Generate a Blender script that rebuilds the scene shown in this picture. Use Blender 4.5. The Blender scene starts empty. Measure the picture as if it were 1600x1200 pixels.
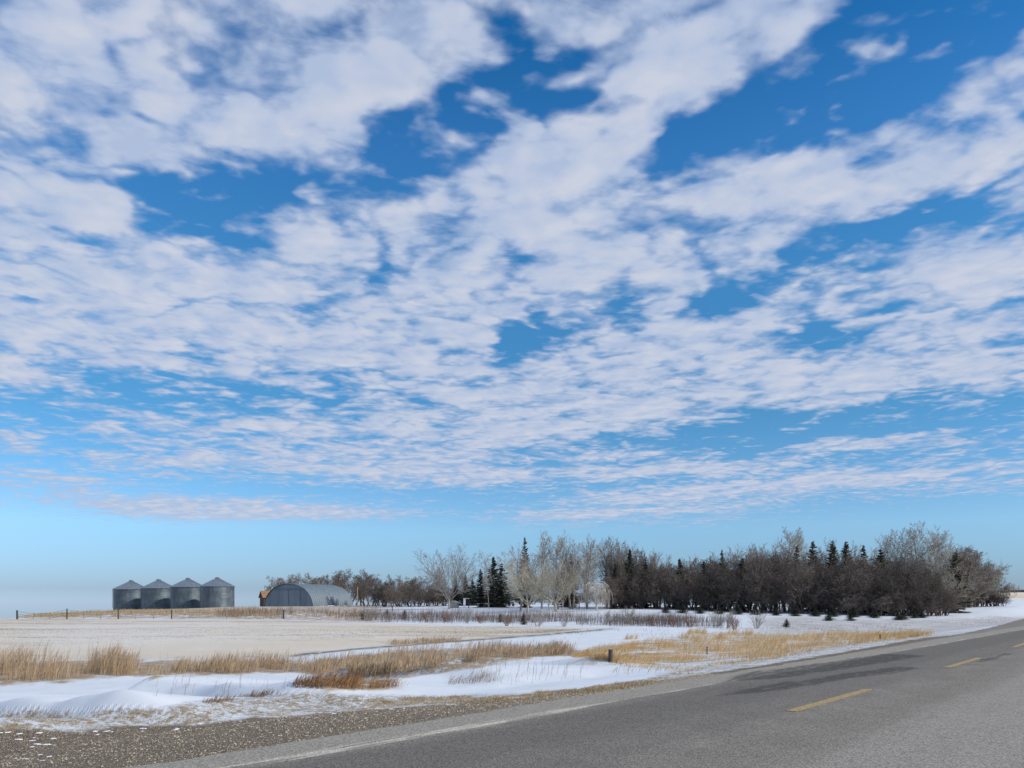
import bpy, math, random
import numpy as np
sc = bpy.context.scene
C = sc.collection
R = math.radians
F, HY, CX, EYE = 1209.0, 938.0, 800.0, 1.6      # photograph: focal length (px), horizon row, centre column, eye height
SN, CS = 0.6572, 0.7536                          # the road runs 41.1 degrees to the right of the view

# ------------------------------------------------------------------ numpy noise
def _h(ix, iy, seed):
    n = (ix.astype(np.int64)*374761393 + iy.astype(np.int64)*668265263 + seed*1274126177) & 0xffffffff
    n = ((n ^ (n >> 13))*1274126177) & 0xffffffff
    n = n ^ (n >> 16)
    return (n & 0xffff)/65535.0
def vnoise(x, y, seed=0):
    x = np.asarray(x, float); y = np.asarray(y, float)
    ix = np.floor(x); iy = np.floor(y); fx = x-ix; fy = y-iy
    fx = fx*fx*(3-2*fx); fy = fy*fy*(3-2*fy)
    a = _h(ix, iy, seed); b = _h(ix+1, iy, seed); c = _h(ix, iy+1, seed); d = _h(ix+1, iy+1, seed)
    return (a*(1-fx)+b*fx)*(1-fy) + (c*(1-fx)+d*fx)*fy
def fbm(x, y, seed=0, o=4):
    s = 0; a = .5; t = 0
    for k in range(o):
        s = s + a*vnoise(x, y, seed+k); t += a; a *= .5; x = x*2.03+17; y = y*2.03+5
    return s/t
def sst(x, a, b):
    t = np.clip((x-a)/(b-a), 0, 1); return t*t*(3-2*t)

# ------------------------------------------------------------------ terrain height
TY = [20, 40, 60, 80, 95, 110, 130, 150, 175, 200, 250, 400, 700, 1500, 4000]
TC = [0, 100, 200, 400, 600, 800, 1000, 1200, 1450, 1600]
TZ = np.array([
 [-.8,-.8,-.75,-.7,-.7,-.98,-2.2,-3.5,-5,-7,-11,-22,-40,-66,-120],
 [-.8,-.8,-.75,-.7,-.7,-.17,-.6,-1.5,-2.6,-4,-9,-20,-38,-60,-115],
 [-.8,-.8,-.75,-.7,-.7,0.08,-.15,-.3,-.4,-1.5,-6,-16,-36,-58,-110],
 [-.8,-.8,-.75,-.75,-.66,-.1,.35,.4,.2,-.5,-4,-14,-34,-55,-100],
 [-.8,-.8,-.8,-.8,-.6,-.3,0,.3,.5,.5,0,-8,-30,-50,-90],
 [-.8,-.8,-.8,-.75,-.5,-.1,.35,.7,.8,.8,0,-8,-28,-45,-80],
 [-.8,-.8,-.75,-.5,-.2,.3,.5,.7,.8,.8,0,-8,-26,-42,-70],
 [-.8,-.8,-.8,-.6,-.4,-.15,.1,.3,.5,.6,0,-6,-20,-40,-60],
 [-.8,-.8,-.8,-.65,-.5,-.35,0,.4,.55,.5,.2,0,6,6,-6],
 [-.8,-.8,-.75,-.7,-.6,-.3,.4,.72,.5,.2,0,0,9,11,0]], float)
DK = [-60,-30,-6,-2,0,1,7.7,9,10.5,12.5,14,17,22]
DZ = [-.9,-.6,-.8,-.3,-.03,-.03,-.03,-.1,-.22,-.5,-.68,-.85,-.82]
def drift(s, D, x, y):
    # wind-carved snow filling the ditch
    w = sst(D, 10.6, 13.0)*(1-sst(D, 17.6, 19.4))*(1-sst(s, 17, 24))
    n = fbm(s*.16+3, D*.5, 11, 3)
    q = (.38*x+.92*y)*.25+1.7*fbm(x*.07, y*.14, 23, 3); f = q-np.floor(q)      # dune profile: steep scarp, long back
    a = .35+.9*fbm(s*.2+9, D*.05, 29, 2)
    return w*(.10+.34*n + .34*a*np.where(f < .16, sst(f, 0, .16), (1-(f-.16)/.84)**1.3))
def H(x, y):
    x = np.asarray(x, float); y = np.asarray(y, float)
    D = -CS*x+SN*y; s = SN*x+CS*y
    yy = np.maximum(y, 20.); c = np.clip(CX+F*x/yy, 0, 1600)
    ci = np.interp(c, TC, np.arange(len(TC))); i0 = np.minimum(ci.astype(int), len(TC)-2); f = ci-i0
    f = f*f*(3-2*f)
    li = np.interp(yy, TY, np.arange(len(TY))); j0 = np.minimum(li.astype(int), len(TY)-2); g = li-j0
    far = (TZ[i0,j0]*(1-f)+TZ[i0+1,j0]*f)*(1-g) + (TZ[i0,j0+1]*(1-f)+TZ[i0+1,j0+1]*f)*g
    near = np.interp(D, DK, DZ)
    w = sst(D, 15, 24)
    z = near*(1-w)+far*w
    n1 = fbm(x*.07, y*.05, 3, 4)-.5
    z = z + n1*.22*sst(np.abs(D-4), 12, 30)*(1-sst(y, 60, 95))
    z = z + 1.25*drift(s, D, x, y)
    z = z + (fbm(x*.9, y*.9, 7, 3)-.5)*.09*sst(D, 8, 10.5)*(1-sst(y, 40, 80))*(1-sst(D, 11, 13)*(1-sst(D, 18, 19)))
    # ridge of ploughed earth and snow at the field edge
    return z
def hit(c, py):
    """the ground point that photograph pixel (c, py) shows"""
    c = np.asarray(c, float); py = np.asarray(py, float)
    c, py = np.broadcast_arrays(c, py); sh = c.shape; c = c.ravel(); py = py.ravel()
    ci = np.clip(np.rint((c+220)/4).astype(int), 0, len(HC)-1); Y = np.empty(len(c))
    for k in np.unique(ci):
        m = ci == k; Y[m] = np.exp(np.interp(-py[m], -HP[k], np.log(HY_)))
    X = (c-CX)/F*Y
    return X.reshape(sh), Y.reshape(sh), H(X, Y).reshape(sh)
HC = np.arange(-220, 1822, 4.); HY_ = np.geomspace(5, 330, 1500)
_X = (HC[:, None]-CX)/F*HY_[None]; _P = HY+F*(EYE-H(_X, HY_[None]+0*_X))/HY_[None]
HP = np.minimum.accumulate(_P, axis=1)-np.arange(1500)[None]*1e-9
def PX(c, Y):
    X = (c-CX)/F*Y
    return X, Y, float(H(X, Y))

# ------------------------------------------------------------------ mesh helpers
def mesh_np(name, V, Fc, mat, parent=None, smooth=False, link=True, uvattr=None):
    V = np.asarray(V, np.float32).reshape(-1, 3); Fc = np.asarray(Fc, np.int32)
    me = bpy.data.meshes.new(name)
    n, k = Fc.shape
    me.vertices.add(len(V)); me.vertices.foreach_set('co', V.ravel())
    me.loops.add(n*k); me.loops.foreach_set('vertex_index', Fc.ravel())
    me.polygons.add(n); me.polygons.foreach_set('loop_start', np.arange(0, n*k, k, dtype=np.int32))
    me.update(calc_edges=True)
    me.polygons.foreach_set('use_smooth', np.full(n, bool(smooth)))
    if mat: me.materials.append(mat)
    o = bpy.data.objects.new(name, me)
    if link: C.objects.link(o)
    if parent: o.parent = parent
    return o
class MB:
    def __init__(s): s.v = []; s.f = []
    def quadbox(s, p, ax, ay, az):
        """box from corner centre p with half axis vectors"""
        p, ax, ay, az = [np.array(q, float) for q in (p, ax, ay, az)]
        b = len(s.v)
        for i in (-1, 1):
            for j in (-1, 1):
                for k in (-1, 1): s.v.append(tuple(p+i*ax+j*ay+k*az))
        for q in ((0,1,3,2),(4,6,7,5),(0,4,5,1),(2,3,7,6),(0,2,6,4),(1,5,7,3)): s.f.append([b+t for t in q])
    def box(s, x0, x1, y0, y1, z0, z1):
        s.quadbox(((x0+x1)/2,(y0+y1)/2,(z0+z1)/2), ((x1-x0)/2,0,0), (0,(y1-y0)/2,0), (0,0,(z1-z0)/2))
    def lathe(s, prof, n=48, cap=False):
        b = len(s.v); m = len(prof)
        for r, z in prof:
            for i in range(n):
                a = 2*math.pi*i/n; s.v.append((r*math.cos(a), r*math.sin(a), z))
        for j in range(m-1):
            for i in range(n):
                i2 = (i+1) % n
                s.f.append([b+j*n+i, b+j*n+i2, b+(j+1)*n+i2, b+(j+1)*n+i])
        if cap:
            s.f.append([b+(m-1)*n+i for i in range(n)])
    def tube(s, p0, p1, r0, r1, n=8):
        p0 = np.array(p0, float); p1 = np.array(p1, float); d = p1-p0; d /= np.linalg.norm(d)
        u = np.cross(d, (0, 0, 1) if abs(d[2]) < .9 else (1, 0, 0)); u /= np.linalg.norm(u); w = np.cross(d, u)
        b = len(s.v)
        for p, r in ((p0, r0), (p1, r1)):
            for i in range(n):
                a = 2*math.pi*i/n; s.v.append(tuple(p+r*(math.cos(a)*u+math.sin(a)*w)))
        for i in range(n):
            i2 = (i+1) % n; s.f.append([b+i, b+i2, b+n+i2, b+n+i])
        s.f.append([b+i for i in range(n)][::-1]); s.f.append([b+n+i for i in range(n)])
    def build(s, name, mat, parent=None, smooth=False):
        me = bpy.data.meshes.new(name); me.from_pydata(s.v, [], s.f); me.update()
        me.materials.append(mat)
        if smooth:
            for p in me.polygons: p.use_smooth = True
            try: me.set_sharp_from_angle(angle=R(35))
            except Exception: pass
        o = bpy.data.objects.new(name, me); C.objects.link(o)
        if parent: o.parent = parent
        return o
def empty(name, loc, rz=0, scale=1):
    o = bpy.data.objects.new(name, None); C.objects.link(o)
    o.location = loc; o.rotation_euler = (0, 0, rz); o.empty_display_size = .3
    o.scale = (scale,)*3 if not isinstance(scale, tuple) else scale
    return o
def tag(o, label=None, cat=None, group=None, kind=None):
    if label: o['label'] = label
    if cat: o['category'] = cat
    if group: o['group'] = group
    if kind: o['kind'] = kind
    return o

# ------------------------------------------------------------------ node helpers
class NT:
    def __init__(s, tree): s.t = tree; s.n = tree.nodes; s.l = tree.links
    def new(s, typ, **kw):
        n = s.n.new(typ)
        for k, v in kw.items(): setattr(n, k, v)
        return n
    def put(s, sock, v):
        if isinstance(v, bpy.types.NodeSocket): s.l.new(v, sock)
        elif v is not None: sock.default_value = v
    def math(s, op, a, b=None, c=None, clamp=False):
        n = s.new('ShaderNodeMath', operation=op, use_clamp=clamp); s.put(n.inputs[0], a)
        if b is not None: s.put(n.inputs[1], b)
        if c is not None: s.put(n.inputs[2], c)
        return n.outputs[0]
    def vmath(s, op, a, b=None):
        n = s.new('ShaderNodeVectorMath', operation=op); s.put(n.inputs[0], a)
        if b is not None: s.put(n.inputs[1], b)
        return n.outputs[0]
    def mapr(s, v, a, b, c=0., d=1., smooth=True):
        n = s.new('ShaderNodeMapRange', interpolation_type='SMOOTHSTEP' if smooth else 'LINEAR')
        s.put(n.inputs[0], v)
        for i, q in enumerate((a, b, c, d)): s.put(n.inputs[i+1], q)
        return n.outputs[0]
    def mix(s, f, a, b, bt='MIX'):
        n = s.new('ShaderNodeMix', data_type='RGBA', blend_type=bt); s.put(n.inputs[0], f)
        s.put(n.inputs[6], a if isinstance(a, bpy.types.NodeSocket) else (*a, 1)); s.put(n.inputs[7], b if isinstance(b, bpy.types.NodeSocket) else (*b, 1))
        return n.outputs[2]
    def fmix(s, f, a, b):
        n = s.new('ShaderNodeMix', data_type='FLOAT'); s.put(n.inputs[0], f); s.put(n.inputs[2], a); s.put(n.inputs[3], b); return n.outputs[0]
    def noise(s, vec, scale, detail=4, rough=.5, dist=0., out=0):
        n = s.new('ShaderNodeTexNoise'); s.put(n.inputs['Vector'], vec); n.inputs['Scale'].default_value = scale
        n.inputs['Detail'].default_value = detail; n.inputs['Roughness'].default_value = rough; n.inputs['Distortion'].default_value = dist
        return n.outputs[out]
    def vor(s, vec, scale, feat='F1', out='Distance'):
        n = s.new('ShaderNodeTexVoronoi', feature=feat); s.put(n.inputs['Vector'], vec); n.inputs['Scale'].default_value = scale
        return n.outputs[out]
    def mapping(s, vec, scale=(1,1,1), rot=(0,0,0), loc=(0,0,0)):
        n = s.new('ShaderNodeMapping'); s.put(n.inputs[0], vec); n.inputs['Scale'].default_value = scale
        n.inputs['Rotation'].default_value = rot; n.inputs['Location'].default_value = loc; return n.outputs[0]
    def attr(s, name): return s.new('ShaderNodeAttribute', attribute_name=name)
    def bump(s, h, strength, dist, normal=None):
        n = s.new('ShaderNodeBump'); n.inputs['Strength'].default_value = strength; n.inputs['Distance'].default_value = dist
        s.put(n.inputs['Height'], h)
        if normal is not None: s.put(n.inputs['Normal'], normal)
        return n.outputs[0]
def material(name, rough=.8, metal=0.):
    m = bpy.data.materials.new(name); m.use_nodes = True
    t = NT(m.node_tree); b = m.node_tree.nodes['Principled BSDF']
    b.inputs['Roughness'].default_value = rough; b.inputs['Metallic'].default_value = metal
    return m, t, b
def simple(name, c1, c2, scale=3., rough=.85, metal=0., coord='Object', stretch=(1,1,1), bump=0., var=0.):
    m, t, b = material(name, rough, metal)
    v = t.mapping(t.new('ShaderNodeTexCoord').outputs[coord], stretch)
    n = t.noise(v, scale, 5, .6)
    col = t.mix(t.mapr(n, .3, .7), c1, c2)
    if var:
        r = t.new('ShaderNodeObjectInfo').outputs['Random']
        col = t.mix(1., col, t.mix(r, (1-var,)*3, (1+var*.6, 1+var*.5, 1+var*.4)), 'MULTIPLY')
    t.put(b.inputs['Base Color'], col)
    if bump: t.put(b.inputs['Normal'], t.bump(n, .6, bump))
    return m

# ------------------------------------------------------------------ world: sky and altocumulus
AZ, EL = 110., 33.
w = bpy.data.worlds.new("World"); sc.world = w; w.use_nodes = True
t = NT(w.node_tree); bg = w.node_tree.nodes['Background']
sky = t.new('ShaderNodeTexSky', sky_type='NISHITA', sun_disc=False)
sky.sun_elevation = R(EL); sky.sun_rotation = R(AZ); sky.altitude = 500; sky.air_density = 1.0; sky.dust_density = .3; sky.ozone_density = 2.5
d = t.new('ShaderNodeTexCoord').outputs['Generated']
sp = t.new('ShaderNodeSeparateXYZ'); t.l.new(d, sp.inputs[0]); dx, dy, dz = sp.outputs
hyp = t.math('SQRT', t.math('ADD', t.math('MULTIPLY', dx, dx), t.math('MULTIPLY', dy, dy)))
az = t.math('ARCTAN2', dx, dy)
te = t.math('DIVIDE', dz, hyp)
# the camera's rendering of clear winter air, by elevation (deeper blue aloft, less yellow low down)
tr_ = t.new('ShaderNodeValToRGB'); t.l.new(t.mapr(te, 0, .8, 0, 1, False), tr_.inputs[0])
TT = [(.0,.56,.78,1.36),(.014,.47,.65,1.09),(.09,.78,1.08,1.36),(.238,.46,1.02,1.26),(.40,.46,1.2,1.52),(.57,.38,1.16,1.65),(.73,.15,.93,1.45)]
while len(tr_.color_ramp.elements) < len(TT): tr_.color_ramp.elements.new(.5)
for i, q in enumerate(TT): tr_.color_ramp.elements[i].position = q[0]/.8
for i, q in enumerate(TT): tr_.color_ramp.elements[i].color = (q[1]/2, q[2]/2, q[3]/2, 1)
blue = t.vmath('MULTIPLY', sky.outputs[0], tr_.outputs[0]); sc2 = t.new('ShaderNodeVectorMath', operation='SCALE'); t.l.new(blue, sc2.inputs[0]); sc2.inputs[3].default_value = 2.; blue = sc2.outputs[0]
zz = t.math('ADD', t.math('MAXIMUM', dz, 0.), t.math('MULTIPLY', hyp, .035))
cb = t.new('ShaderNodeCombineXYZ'); t.put(cb.inputs[0], t.math('DIVIDE', dx, zz)); t.put(cb.inputs[1], t.math('DIVIDE', dy, zz))
plane = cb.outputs[0]                       # position on the flat cloud layer
rot = t.mapping(plane, (1, 1, 1), (0, 0, R(-18)))
wn = t.noise(plane, 3.2, 4, .52, out=1)
ws = t.new('ShaderNodeSeparateXYZ'); t.l.new(wn, ws.inputs[0])
azw = t.math('MULTIPLY_ADD', t.math('SUBTRACT', ws.outputs[0], .5), .075, az)
wamp = t.math('MULTIPLY', t.math('MAXIMUM', te, .05), .13)
tew = t.math('MULTIPLY_ADD', t.math('SUBTRACT', ws.outputs[1], .5), wamp, te)
GY = [0,50,100,150,200,250,300,350,400,450,500,550,600,630,660,690,720,750,780,810,840,870,900]
GR = """6667889866775356778840001
6667899956873555767400123
7777899967862323774100145
7777899998821125662002345
6777689985236787211245456
7877734362579898367676777
8787201355788985687895788
8687113577868995899833334
9726888886684787885526777
8999999966788876734645687
6899998568984456527357787
8889689999983578887667875
7754576667788888788888888
3353334456678888886653222
5665566667777777631111112
6235566666777753213555665
1136777777775566654234323
5664112256665334455666666
2456654333222456654222111
3325776443224544543211100
0000000000001111110000000
0000000000000000000000000
2222222221110000000000000""".split()
G = np.array([[int(ch) for ch in r] for r in GR], float)/9
def gsample(px, py):
    if py < 0: py = 0
    j = np.interp(py, GY, range(len(GY))); i = np.interp(px, [0, 1600], [0, 24])
    j0 = min(int(j), len(GY)-2); i0 = min(int(i), 23); fj = j-j0; fi = i-i0
    return (G[j0,i0]*(1-fi)+G[j0,i0+1]*fi)*(1-fj)+(G[j0+1,i0]*(1-fi)+G[j0+1,i0+1]*fi)*fj
rows = [(HY-y)/F for y in GY][::-1]          # elevations, rising
AZM = math.atan(800/F)*1.0
NS = 27
azf = t.mapr(azw, -AZM*1.08, AZM*1.08, 0, 1, False)
outs = []
for k in range(0, len(rows), 3):
    cr = t.new('ShaderNodeValToRGB'); ramp = cr.color_ramp; ramp.interpolation = 'LINEAR'
    t.l.new(azf, cr.inputs[0])
    while len(ramp.elements) < NS: ramp.elements.new(.5)
    for i in range(NS):
        f = i/(NS-1); a = (-1+2*f)*AZM*1.08; col = []
        for q in range(3):
            te_ = rows[min(k+q, len(rows)-1)]
            col.append(gsample(CX+F*math.tan(a), HY-F*te_/math.cos(a)))
        ramp.elements[i].position = f
    for i in range(NS):
        f = i/(NS-1); a = (-1+2*f)*AZM*1.08
        ramp.elements[i].color = (*[gsample(CX+F*math.tan(a), HY-F*rows[min(k+q, len(rows)-1)]/math.cos(a)) for q in range(3)], 1)
    s3 = t.new('ShaderNodeSeparateColor'); t.l.new(cr.outputs[0], s3.inputs[0]); outs += list(s3.outputs)[:3]
field = outs[0]
for j in range(1, len(rows)):
    field = t.fmix(t.mapr(tew, rows[j-1], rows[j]), field, outs[j])
# away from the part of the sky that was looked at, unseen cloud added evenly to neutralise the blue ambient light
GAPS = [(520,35,50,38,0,.6),(700,150,70,20,-20,.5),(800,195,110,26,-25,.6),(622,262,45,62,0,.75),(345,236,70,14,0,.5),(330,305,140,42,-12,.6),(130,388,85,26,0,.75),
 (110,275,50,9,0,.6),(215,188,60,10,0,.5),(575,430,110,9,0,.65),(490,485,50,13,0,.65),(305,540,22,28,0,.5),(420,577,36,14,0,.7),(330,607,290,13,0,.6),(200,580,70,7,0,.4),(60,632,90,24,0,.6),(30,470,40,9,0,.5),(390,330,40,20,0,.3),
 (742,470,14,32,0,.6),(792,545,32,34,0,.75),(870,523,120,17,-8,.7),(822,402,24,14,0,.6),(1003,368,20,34,-30,.7),(1130,468,85,26,-5,.75),(1240,535,60,32,-10,.6),(1030,292,50,30,0,.65),(1048,215,30,30,0,.5),(1240,130,170,60,-18,.7),(1420,70,190,70,0,.6),
 (1400,350,180,24,-5,.8),(1250,425,45,25,0,.5),(1490,578,55,7,0,.6),(1582,532,36,30,0,.7),(1330,655,280,20,0,.7),(1560,650,120,18,0,.6),(400,764,420,9,0,.5),(1150,700,90,14,0,.5),(660,592,180,6,0,.5),(1120,560,60,7,-8,.4),(880,585,90,5,-8,.4),
 (960,405,60,8,-6,.35),(600,400,14,30,0,.4),(700,290,30,14,-30,.45),(880,245,16,9,0,.4),(1350,240,60,9,-15,.4),(1180,250,60,9,-18,.4),(1500,300,80,8,-8,.4),(1400,480,90,8,-5,.4),(1300,520,80,8,-5,.4),(230,655,200,6,0,.35),(560,690,200,5,0,.35),(850,700,200,6,-3,.35),(160,455,120,6,0,.35),(640,460,80,7,0,.3)]
PUFF = [(830,60,60,40,0,.35),(930,120,100,26,-8,.45),(760,160,40,14,0,.5),(690,215,60,20,-10,.5),(640,320,60,30,0,.35),(1330,230,120,24,-15,.35),(1500,150,110,50,-20,.35),(900,335,90,50,0,.4),(820,258,75,38,0,.35),(975,205,55,42,-20,.4),(700,375,100,36,0,.35),(1080,335,90,34,-12,.4),(1235,300,95,34,-22,.4),(1400,275,150,26,-10,.35),(1430,420,160,28,-8,.45),(1190,485,55,26,-25,.5),(1050,512,95,20,-5,.4),
 (640,520,150,42,0,.35),(280,420,210,36,0,.3),(300,505,260,36,0,.3),(110,315,95,38,0,.35),(350,100,160,90,0,.25),(650,90,95,50,0,.3),(1000,75,110,42,0,.25),(1090,120,90,36,-10,.25),(1350,598,280,24,0,.4),(900,655,190,20,-4,.3),(980,738,220,9,-2,.7),
 (1150,762,210,10,-4,.7),(1420,745,210,11,-4,.65),(420,797,260,13,0,.7),(1250,697,95,8,-3,.5),(1430,682,140,8,-6,.5),(1010,800,200,6,-2,.5),(100,744,120,6,0,.6),(40,702,55,10,0,.55),(450,665,300,8,0,.3),(500,733,300,9,0,.45),(300,900,640,6,0,.35),(880,800,120,5,0,.3)]
cv2 = t.new('ShaderNodeCombineXYZ'); t.put(cv2.inputs[0], azw); t.put(cv2.inputs[1], tew)
for sg, lst in ((-1, GAPS), (1, PUFF)):
    for (bx, by, rx, ry, ro_, wt) in lst:
        a_ = math.atan((bx-CX)/F); e_ = (HY-by)/F*math.cos(a_)
        mp = t.new('ShaderNodeMapping', vector_type='TEXTURE'); t.l.new(cv2.outputs[0], mp.inputs[0])
        mp.inputs['Location'].default_value = (a_, e_, 0); mp.inputs['Rotation'].default_value = (0, 0, R(-ro_))
        mp.inputs['Scale'].default_value = (1.45*rx/F*math.cos(a_)**2, 1.45*ry/F*math.cos(a_), 1)
        gr = t.new('ShaderNodeTexGradient', gradient_type='SPHERICAL'); t.l.new(mp.outputs[0], gr.inputs[0])
        field = t.math('MULTIPLY_ADD', gr.outputs['Fac'], sg*wt*(.55 if sg < 0 else .85), field)
side = t.math('MAXIMUM', t.mapr(t.math('ABSOLUTE', az), AZM*1.0, AZM*1.25), t.mapr(te, .82, 1.2))
field = t.fmix(side, field, .72)  # cover out of view, thickened for its effect on the ambient light
field = t.math('MINIMUM', t.math('MAXIMUM', field, .14), .86)
n1 = t.noise(rot, 3.9, 6, .50, .15)
n1b = t.noise(t.vmath('ADD', rot, (.05, .02, 0)), 3.9, 3, .55, .15)
n2 = t.noise(t.mapping(plane, (1, 1.25, 1), (0, 0, R(-25)), (4, 7, 0)), 13.0, 4, .6, .2)
vo = t.new('ShaderNodeTexVoronoi', feature='SMOOTH_F1'); t.l.new(t.vmath('ADD', plane, t.vmath('SCALE', wn)), vo.inputs['Vector']); vo.inputs['Scale'].default_value = 7.; vo.inputs['Smoothness'].default_value = .7
puff = t.math('SUBTRACT', .55, vo.outputs['Distance'])
low = t.mapr(te, .06, .26, .45, 1.)
dens = t.math('MULTIPLY_ADD', t.math('SUBTRACT', n1, .5), t.math('MULTIPLY', low, t.math('MULTIPLY_ADD', field, -.35, 1.75)), t.math('MULTIPLY_ADD', field, 1.05, -.06))
fade = t.mapr(te, .03, .13)
dens = t.math('MULTIPLY_ADD', t.math('MULTIPLY', t.math('SUBTRACT', n2, .5), fade), .36, dens)
dens = t.math('MULTIPLY_ADD', t.math('MULTIPLY', puff, fade), .85, dens)
veil = t.mapr(t.noise(t.mapping(plane, (1, 1.6, 1), (0, 0, R(-30)), (9, 2, 0)), 5.5, 5, .60, .5), .44, .80)
op = t.mapr(t.math('MULTIPLY_ADD', veil, .32, dens), .29, .98)
op = t.math('MULTIPLY', op, t.mapr(te, .0, .07, .6, .96))
op = t.math('MULTIPLY', op, t.mapr(dz, -.01, .01))
thick = t.math('ADD', t.math('MULTIPLY', t.mapr(dens, .55, 1.25), .65), t.math('MULTIPLY', t.math('SUBTRACT', n1, n1b), 3.2), clamp=True)  # cloud density plus sun-side lighting painted in by the offset noise
ccol = t.mix(thick, (4.4, 5.35, 7.3), (6.1, 6.5, 7.6))
t.l.new(t.mix(op, blue, ccol), bg.inputs[0])
SKYS = .1
bg.inputs[1].default_value = SKYS
sun = bpy.data.lights.new('sun', 'SUN'); sun.energy = 3.5; sun.angle = R(.6); sun.color = (1, .92, .80)
so = bpy.data.objects.new('sun', sun); C.objects.link(so)
so.rotation_euler = (R(90-EL), 0, math.pi-R(AZ)); so.location = (30, -40, 60)
sc.view_settings.view_transform = 'Standard'; sc.view_settings.look = 'None'; sc.view_settings.exposure = 0; sc.view_settings.gamma = 1

cam = bpy.data.cameras.new('camera'); co = bpy.data.objects.new('camera', cam); C.objects.link(co); sc.camera = co
co.location = (0, 0, EYE); co.rotation_euler = (math.pi/2, 0, 0)
cam.sensor_width = 36; cam.lens = F/1600*36; cam.shift_y = (HY-600)/1600; cam.clip_end = 9000; cam.clip_start = .1

# ------------------------------------------------------------------ ground
def L(px, tab): return np.interp(px, [a for a, b in tab], [b for a, b in tab])
L1 = [(-200,1147),(0,1143),(160,1139),(300,1130),(450,1119),(750,1096),(950,1073),(1100,1054),(1162,1044),(1294,1023),(1442,997),(1600,982)]
L2 = [(-200,1112),(0,1110),(200,1110),(260,1105),(400,1086),(480,1082),(600,1090),(700,1088),(800,1085),(900,1076),(1000,1062),(1070,1046),(1150,1030),(1300,1008),(1600,975)]
L3 = [(-200,1072),(0,1070),(100,1066),(150,1057),(220,1057),(300,1054),(420,1051),(490,1053),(540,1068),(590,1062),(700,1050),(800,1035),(850,1025),(920,1027),(960,1035),(1060,1044),(1150,1030),(1300,1008),(1600,975)]
L4 = [(-200,1034),(0,1032),(200,1031),(440,1027),(480,1022),(560,1014),(700,1003),(850,992),(940,984),(1000,978),(1600,960)]
L5 = [(-200,965),(0,966),(440,969),(600,974),(800,979),(900,981),(1160,985),(1200,975),(1600,950)]
print('ground')
rad = 1/np.linspace(1/.6, 1/5.2, 24)
rad = np.concatenate([rad, 1/np.linspace(1/5.3, 1/120., 430), np.geomspace(121, 4200, 130)])
ang = np.concatenate([np.linspace(-38, 38, 560), np.linspace(40, 320, 100)])
ang = np.radians(ang)
RR, AA = np.meshgrid(rad, ang, indexing='ij')
X = RR*np.sin(AA); Y = RR*np.cos(AA); Z = H(X, Y)
na, nr = len(ang), len(rad)
V = np.stack([X, Y, Z], -1).reshape(-1, 3)
V = np.vstack([V, [0, 0, -.03]])
i = np.arange(nr-1)[:, None]*na; j = np.arange(na)[None, :]; j2 = (j+1) % na
Q = np.stack([i+j, i+j2, i+na+j2, i+na+j], -1).reshape(-1, 4)
ctr = nr*na; jj = np.arange(na)
tri = np.stack([np.full(na, ctr), (jj+1) % na, jj, jj], -1)
m_g, t, b = material('snowy_ground', .9)
ground = mesh_np('ground', V, Q, m_g, smooth=True)
# close the middle
import bmesh
tag(ground, kind='structure')
x, y, z = V.T.astype(float)
D = -CS*x+SN*y; s = SN*x+CS*y
yy = np.maximum(y, 3.); c = CX+F*x/yy; py = HY+F*(EYE-z)/yy
back = (y < 3) | (np.abs(c-800) > 1000)
j1 = (fbm(x*1.7, y*1.7, 31, 4)-.5)
jf = (fbm(x*.12, y*.12, 41, 4)-.5)
below = lambda tab, off, soft: sst(py, L(c, tab)+off-soft, L(c, tab)+off+soft)    # 1 nearer than the line
pxn = j1*np.clip(300/yy, 1, 13)
cl = np.arange(-215, 1500, 20.); xl, yl, zl = hit(cl, L(cl, L1)); sl = SN*xl+CS*yl; dl = np.maximum(-CS*xl+SN*yl, 7.8); o_ = np.argsort(sl); sl, dl = sl[o_], dl[o_]
print('gravel edge', list(zip(sl.round(1), dl.round(1)))[::8])
gl = np.interp(s, sl, dl)
m_gravel = (D < gl+j1*.5) & (D > -2.2)
gravel = sst(gl+j1*.55-D, -.12, .12)*(D > 3) + (D <= 3)*sst(D+j1*.6, -1.6, -1.3)
near_f = sst(py, L(c, L4)-1.5, L(c, L4)+1.5)      # 1 on the road side of the field edge
fieldm = (1-near_f)*sst(py, L(c, L5)-1, L(c, L5)+1)*(1-sst(c+jf*160, 900, 960))
verge = sst(py+pxn, L(c, L2)-4, L(c, L2)+4)
LB = [(-200,1034),(0,1034),(440,1031),(480,1036),(560,1024),(640,1016),(760,1013),(880,1013),(930,1018),(1000,1030)]
band = (sst(py+pxn, L(c, LB)-3, L(c, LB)+3))*(1-sst(py+pxn, L(c, L3)-3, L(c, L3)+3))*(1-sst(c, 920, 1000))
band = np.maximum(band, sst(py+pxn*.6, 1058, 1062)*(1-sst(py+pxn*.6, 1076, 1082))*sst(c, 485, 505)*(1-sst(c, 600, 640)))
goldT = np.interp(c, [860,930,1000,1060,1100,1250,1400,1500], [1040,1012,1001,994,987,989,987,990])
goldB = np.interp(c, [860,950,1060,1150,1200,1300,1400,1450,1500], [1040,1037,1044,1034,1029,1010,1000,995,991])
gold = sst(py+pxn*1.3, goldT-2, goldT+3)*(1-sst(py, goldB-1, goldB+2))*sst(c, 860, 960)*(1-sst(c, 1430, 1490))
rough = sst(c, 1150, 1220)*sst(py+jf*8, 962, 969)*(1-sst(py, L(c, L2)-4, L(c, L2)))*(1-gold)
farm = sst(c, 1500, 1560)*(1-sst(py, 934, 938))*(y > 300)
yard = (1-sst(py, L(c, L5)-2, L(c, L5)))*(1-sst(c, 560, 640))
for arr in (verge, band, gold, rough, fieldm, farm, yard): arr[back] = 0
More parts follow.
